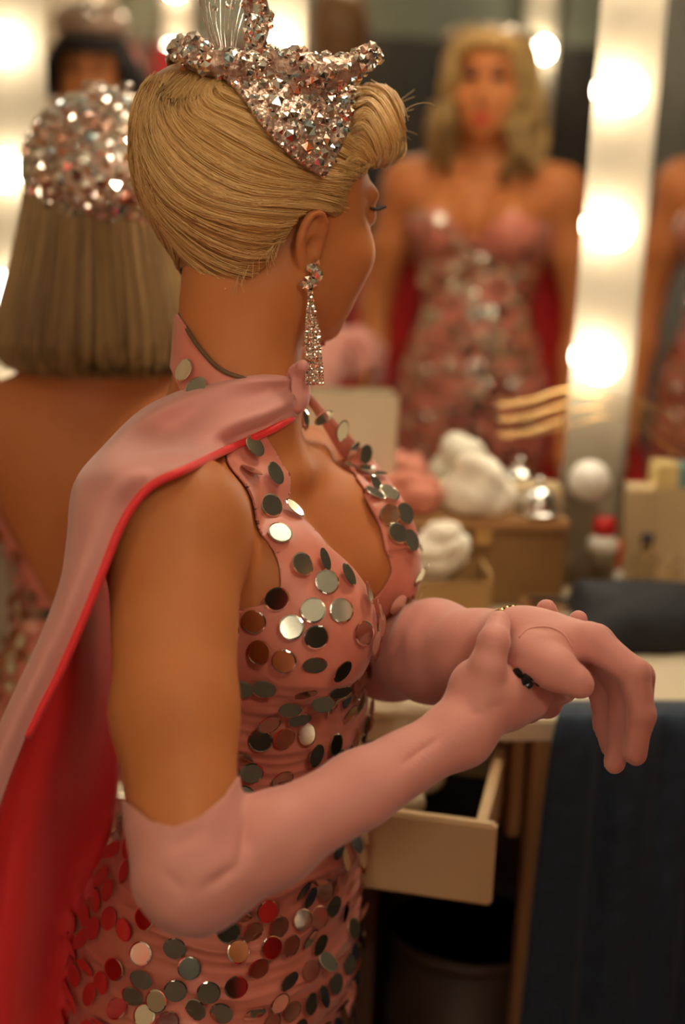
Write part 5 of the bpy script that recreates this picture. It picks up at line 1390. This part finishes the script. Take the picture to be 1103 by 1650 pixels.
# tray with brushes in front of the case
ts0, ts1 = so(on_z(815, 915, ZK))[0], so(on_z(912, 915, ZK))[0]
TR = empty('tray', MP0 + MT * (ts0 + ts1) / 2 + MN * 0.18 + UP * ZK, 'low wooden tray of brushes between the box and the bottles', 'tray')
frame_box('tray_base', ts0 - 0.03, ts1, 0.135, 0.255, ZK + 0.0005, ZK + 0.006, M['wood'], TR, 0.002)
for a, b, c, d in ((ts0 - 0.03, ts1, 0.135, 0.141), (ts0 - 0.03, ts1, 0.249, 0.255), (ts0 - 0.03, ts0 - 0.024, 0.141, 0.249), (ts1 - 0.006, ts1, 0.141, 0.249)):
    frame_box('tray_side', a, b, c, d, ZK + 0.006, ZK + 0.028, M['wood'], TR, 0.002)
def pt(s_, o_, z): return MP0 + MT * s_ + MN * o_ + UP * (ZK + z)
for k, (s_a, o_a, s_b, o_b, col, lb) in enumerate([(ts0 - 0.02, 0.16, ts1 - 0.02, 0.18, 'black', 'black-handled brush on the wooden tray'), (ts0 - 0.02, 0.20, ts1 - 0.015, 0.205, 'wood', 'wooden-handled brush on the tray'), (ts0 - 0.01, 0.235, ts1 - 0.02, 0.225, 'cream_cloth', 'cream-handled brush at the front of the tray')]):
    BRU = empty('make_up_brush', pt(s_a, o_a, 0.03), lb, 'brush', 'brushes on the tray')
    tube_obj('handle', [pt(s_a, o_a, 0.032), pt((s_a + s_b) / 2, (o_a + o_b) / 2, 0.033), pt(s_b - 0.02, o_b, 0.034)], [0.003, 0.005, 0.004], M[col], BRU, 8)
    tube_obj('ferrule', [pt(s_b - 0.02, o_b, 0.034), pt(s_b - 0.014, o_b, 0.034), pt(s_b - 0.008, o_b, 0.034)], [0.0045, 0.005, 0.0055], M['silver'], BRU, 8)
    tube_obj('bristles', [pt(s_b - 0.008, o_b, 0.034), pt(s_b + 0.004, o_b, 0.034), pt(s_b + 0.016, o_b, 0.034)], [0.0055, 0.008, 0.003], M['strand2'], BRU, 8)
sq = on_z(895, 912, ZK + 0.03)
o_ = link('soap_bar', box_me((-0.024, -0.012, 0), (0.024, 0.012, 0.014), 0.005, 3), M['cream_cloth']); o_.location = V(on_z(897, 905, ZK + 0.033)); o_.rotation_euler = (0, 0, -0.1)
tag(o_, 'cream bar of soap on the edge of the tray', 'soap')
tc_ = on_plane(770, 790, MP0, MN, 0.065)
pb = MP0 + MT * so(tc_)[0] + MN * 0.065 + UP * ch0
lump('paper_bag', [(pb + 0.036 * UP, (0.046, 0.026, 0.036)), (pb + 0.06 * UP - 0.005 * MT, (0.034, 0.02, 0.028)), (pb + 0.02 * UP, (0.055, 0.03, 0.022))], M['tissue'], 'white crumpled paper bag on top of the brown case', 'bag', h=0.0035, wr=0.005, fr=40, base=ch0 + 0.0005, seed=5)
pb = MP0 + MT * so(on_plane(662, 780, MP0, MN, 0.065))[0] + MN * 0.065 + UP * ch0
lump('powder_puffs', [(pb + 0.022 * UP, (0.034, 0.028, 0.022)), (pb + 0.028 * UP + 0.022 * MT, (0.022, 0.024, 0.026)), (pb + 0.04 * UP - 0.015 * MT, (0.024, 0.02, 0.02))], M['pink_cloth'], 'bunched rose-pink scarf beside the white paper bag', 'scarf', h=0.0035, wr=0.005, fr=60, base=ch0 + 0.0005, seed=8).name = 'bunched_scarf'
db = MP0 + MT * so(on_plane(867, 800, MP0, MN, 0.065))[0] + MN * 0.065 + UP * (ch0 + 0.0005)
DM = empty('silver_dish', db, 'silver domed dish on the brown case', 'dish')
o_ = link('plate', lathe([(0.004, 0), (0.030, 0.0), (0.036, 0.004), (0.035, 0.006), (0.004, 0.004)], 32), M['silver'], DM); o_.location = V(db)
o_ = link('dome', lathe([(0.031, 0.005)] + [(0.030 * math.cos(a), 0.006 + 0.034 * math.sin(a)) for a in np.linspace(0, PI / 2 - 0.05, 12)], 32), M['silver'], DM); o_.location = V(db)
o_ = link('knob', lathe([(0.003, 0.038), (0.004, 0.044), (0.0065, 0.048), (0.004, 0.053), (0.0005, 0.054)], 20), M['silver'], DM); o_.location = V(db)
# cream card leaning on the mirror at the left
c0 = on_plane(585, 690, MP0, MN, 0.03)
s_ = so(c0)[0]; zt2 = float(on_plane(585, 636, MP0, MN, 0.03)[2])
o_ = frame_box('cream_card', s_ - 0.075, s_ + 0.05, 0.024, 0.030, ZK + 0.001, zt2, M['laminate']); tag(o_, 'cream card leaning on the mirror behind her collarbone', 'card')
# bottles
def bottle(px, py, label, parts):
    b = on_z(px, py, ZK); b[2] = ZK + 0.0005
    o = empty('bottle', b, label, 'bottle')
    for nm, prof, m in parts:
        q = link(nm, lathe(prof, 32), M[m], o); q.location = V(b)
    return b
bottle(963, 962, 'clear bottle with a red cap and white collar', [
    ('bottle_body', [(0.002, 0), (0.019, 0.0), (0.021, 0.003), (0.021, 0.075), (0.020, 0.078), (0.002, 0.078)], 'clear'),
    ('collar', [(0.0215, 0.074), (0.0235, 0.076), (0.022, 0.088), (0.014, 0.097), (0.002, 0.097)], 'white_plastic'),
    ('cap', [(0.002, 0.097), (0.0155, 0.097), (0.0165, 0.100), (0.0165, 0.116), (0.014, 0.121), (0.002, 0.122)], 'red_plastic')])
o_b = on_z(990, 958, ZK); o_b[2] = ZK + 0.0005
LT_ = empty('greasepaint_stick', o_b, 'orange greasepaint stick standing beside the red-capped bottle', 'make-up stick')
for nm, prof, m in (('case', [(0.001, 0), (0.007, 0), (0.0075, 0.002), (0.0075, 0.040), (0.001, 0.040)], 'white_plastic'), ('stick', [(0.001, 0.040), (0.0066, 0.040), (0.0066, 0.078), (0.005, 0.083), (0.0005, 0.084)], 'orange_plastic')):
    q = link(nm, lathe(prof, 24), M[m], LT_); q.location = V(o_b)
bottle(1033, 962, 'tall clear glass bottle with amber liquid between two others', [
    ('bottle_body', [(0.002, 0), (0.0165, 0), (0.018, 0.003), (0.018, 0.055), (0.012, 0.068), (0.008, 0.072), (0.008, 0.084), (0.002, 0.084)], 'clear'),
    ('liquid', [(0.002, 0.002), (0.0155, 0.003), (0.0155, 0.030), (0.002, 0.030)], 'amber_liquid'),
    ('stopper', [(0.002, 0.084), (0.009, 0.084), (0.0105, 0.090), (0.008, 0.097), (0.001, 0.098)], 'drawer_in')])
bottle(1073, 964, 'small clear jar of pale powder at the right edge', [
    ('bottle_body', [(0.002, 0), (0.0155, 0), (0.017, 0.003), (0.017, 0.040), (0.013, 0.047), (0.013, 0.054), (0.0145, 0.056), (0.0145, 0.062), (0.002, 0.062)], 'clear'),
    ('powder', [(0.002, 0.002), (0.0145, 0.003), (0.0145, 0.020), (0.006, 0.024), (0.001, 0.024)], 'powder')])
# little boxes on the ledge above the splashback
for px, w, hh, m, nm, lb in ((1072, 0.034, 0.036, 'yellow_card', 'small_box', 'small yellow box on the ledge above the jars'), (1104, 0.03, 0.034, 'teal_card', 'small_box', 'small teal box on the ledge at the right edge')):
    s_ = so(on_plane(px, 775, MP0, MN, 0.012))[0]
    o_ = frame_box(nm, s_ - w / 2, s_ + w / 2, 0.002, 0.020, z_mir + 0.0005, z_mir + hh, M[m], None, 0.001); tag(o_, lb, 'box')
# beaded gold strands added in place of a rail reflected in the mirrors
def beads(name, pts, label):
    c = smooth_line(pts, 120); r = 0.0019 * (0.72 + 0.28 * np.abs(np.cos(np.linspace(0, 60 * PI, 240))))
    c = smooth_line(pts, 240); v, f = tubes(c[None], r[None], 6); o = link(name, mesh_fast(v, f), M['gold']); tag(o, label, 'reflection stand-in', 'strands for a reflected rail')
    return o
pin = on_plane(975, 640, MP0, MN, 0.022)
for k, (yl, yr, lbl) in enumerate(((640, 690, 'topmost gold strand standing in for a reflected rail'), (665, 715, 'middle gold strand standing in for a reflected rail'), (690, 740, 'lowest gold strand standing in for a reflected rail'))):
    dy = k * 16
    beads('reflection_strand', [on_plane(805, yl + 14, MP0, MN, 0.008), on_plane(860, yl + 8, MP0, MN, 0.010), on_plane(918, yl - 2, MP0, MN, 0.024), on_plane(975, 640 + dy, MP0, MN, 0.026), on_plane(1032, 652 + dy * 1.1, MP0, MN, 0.024), on_plane(1075, yr - 20, MP0, MN, 0.010), on_plane(1130, yr + 8, MP0, MN, 0.008)], lbl)
flush_small()
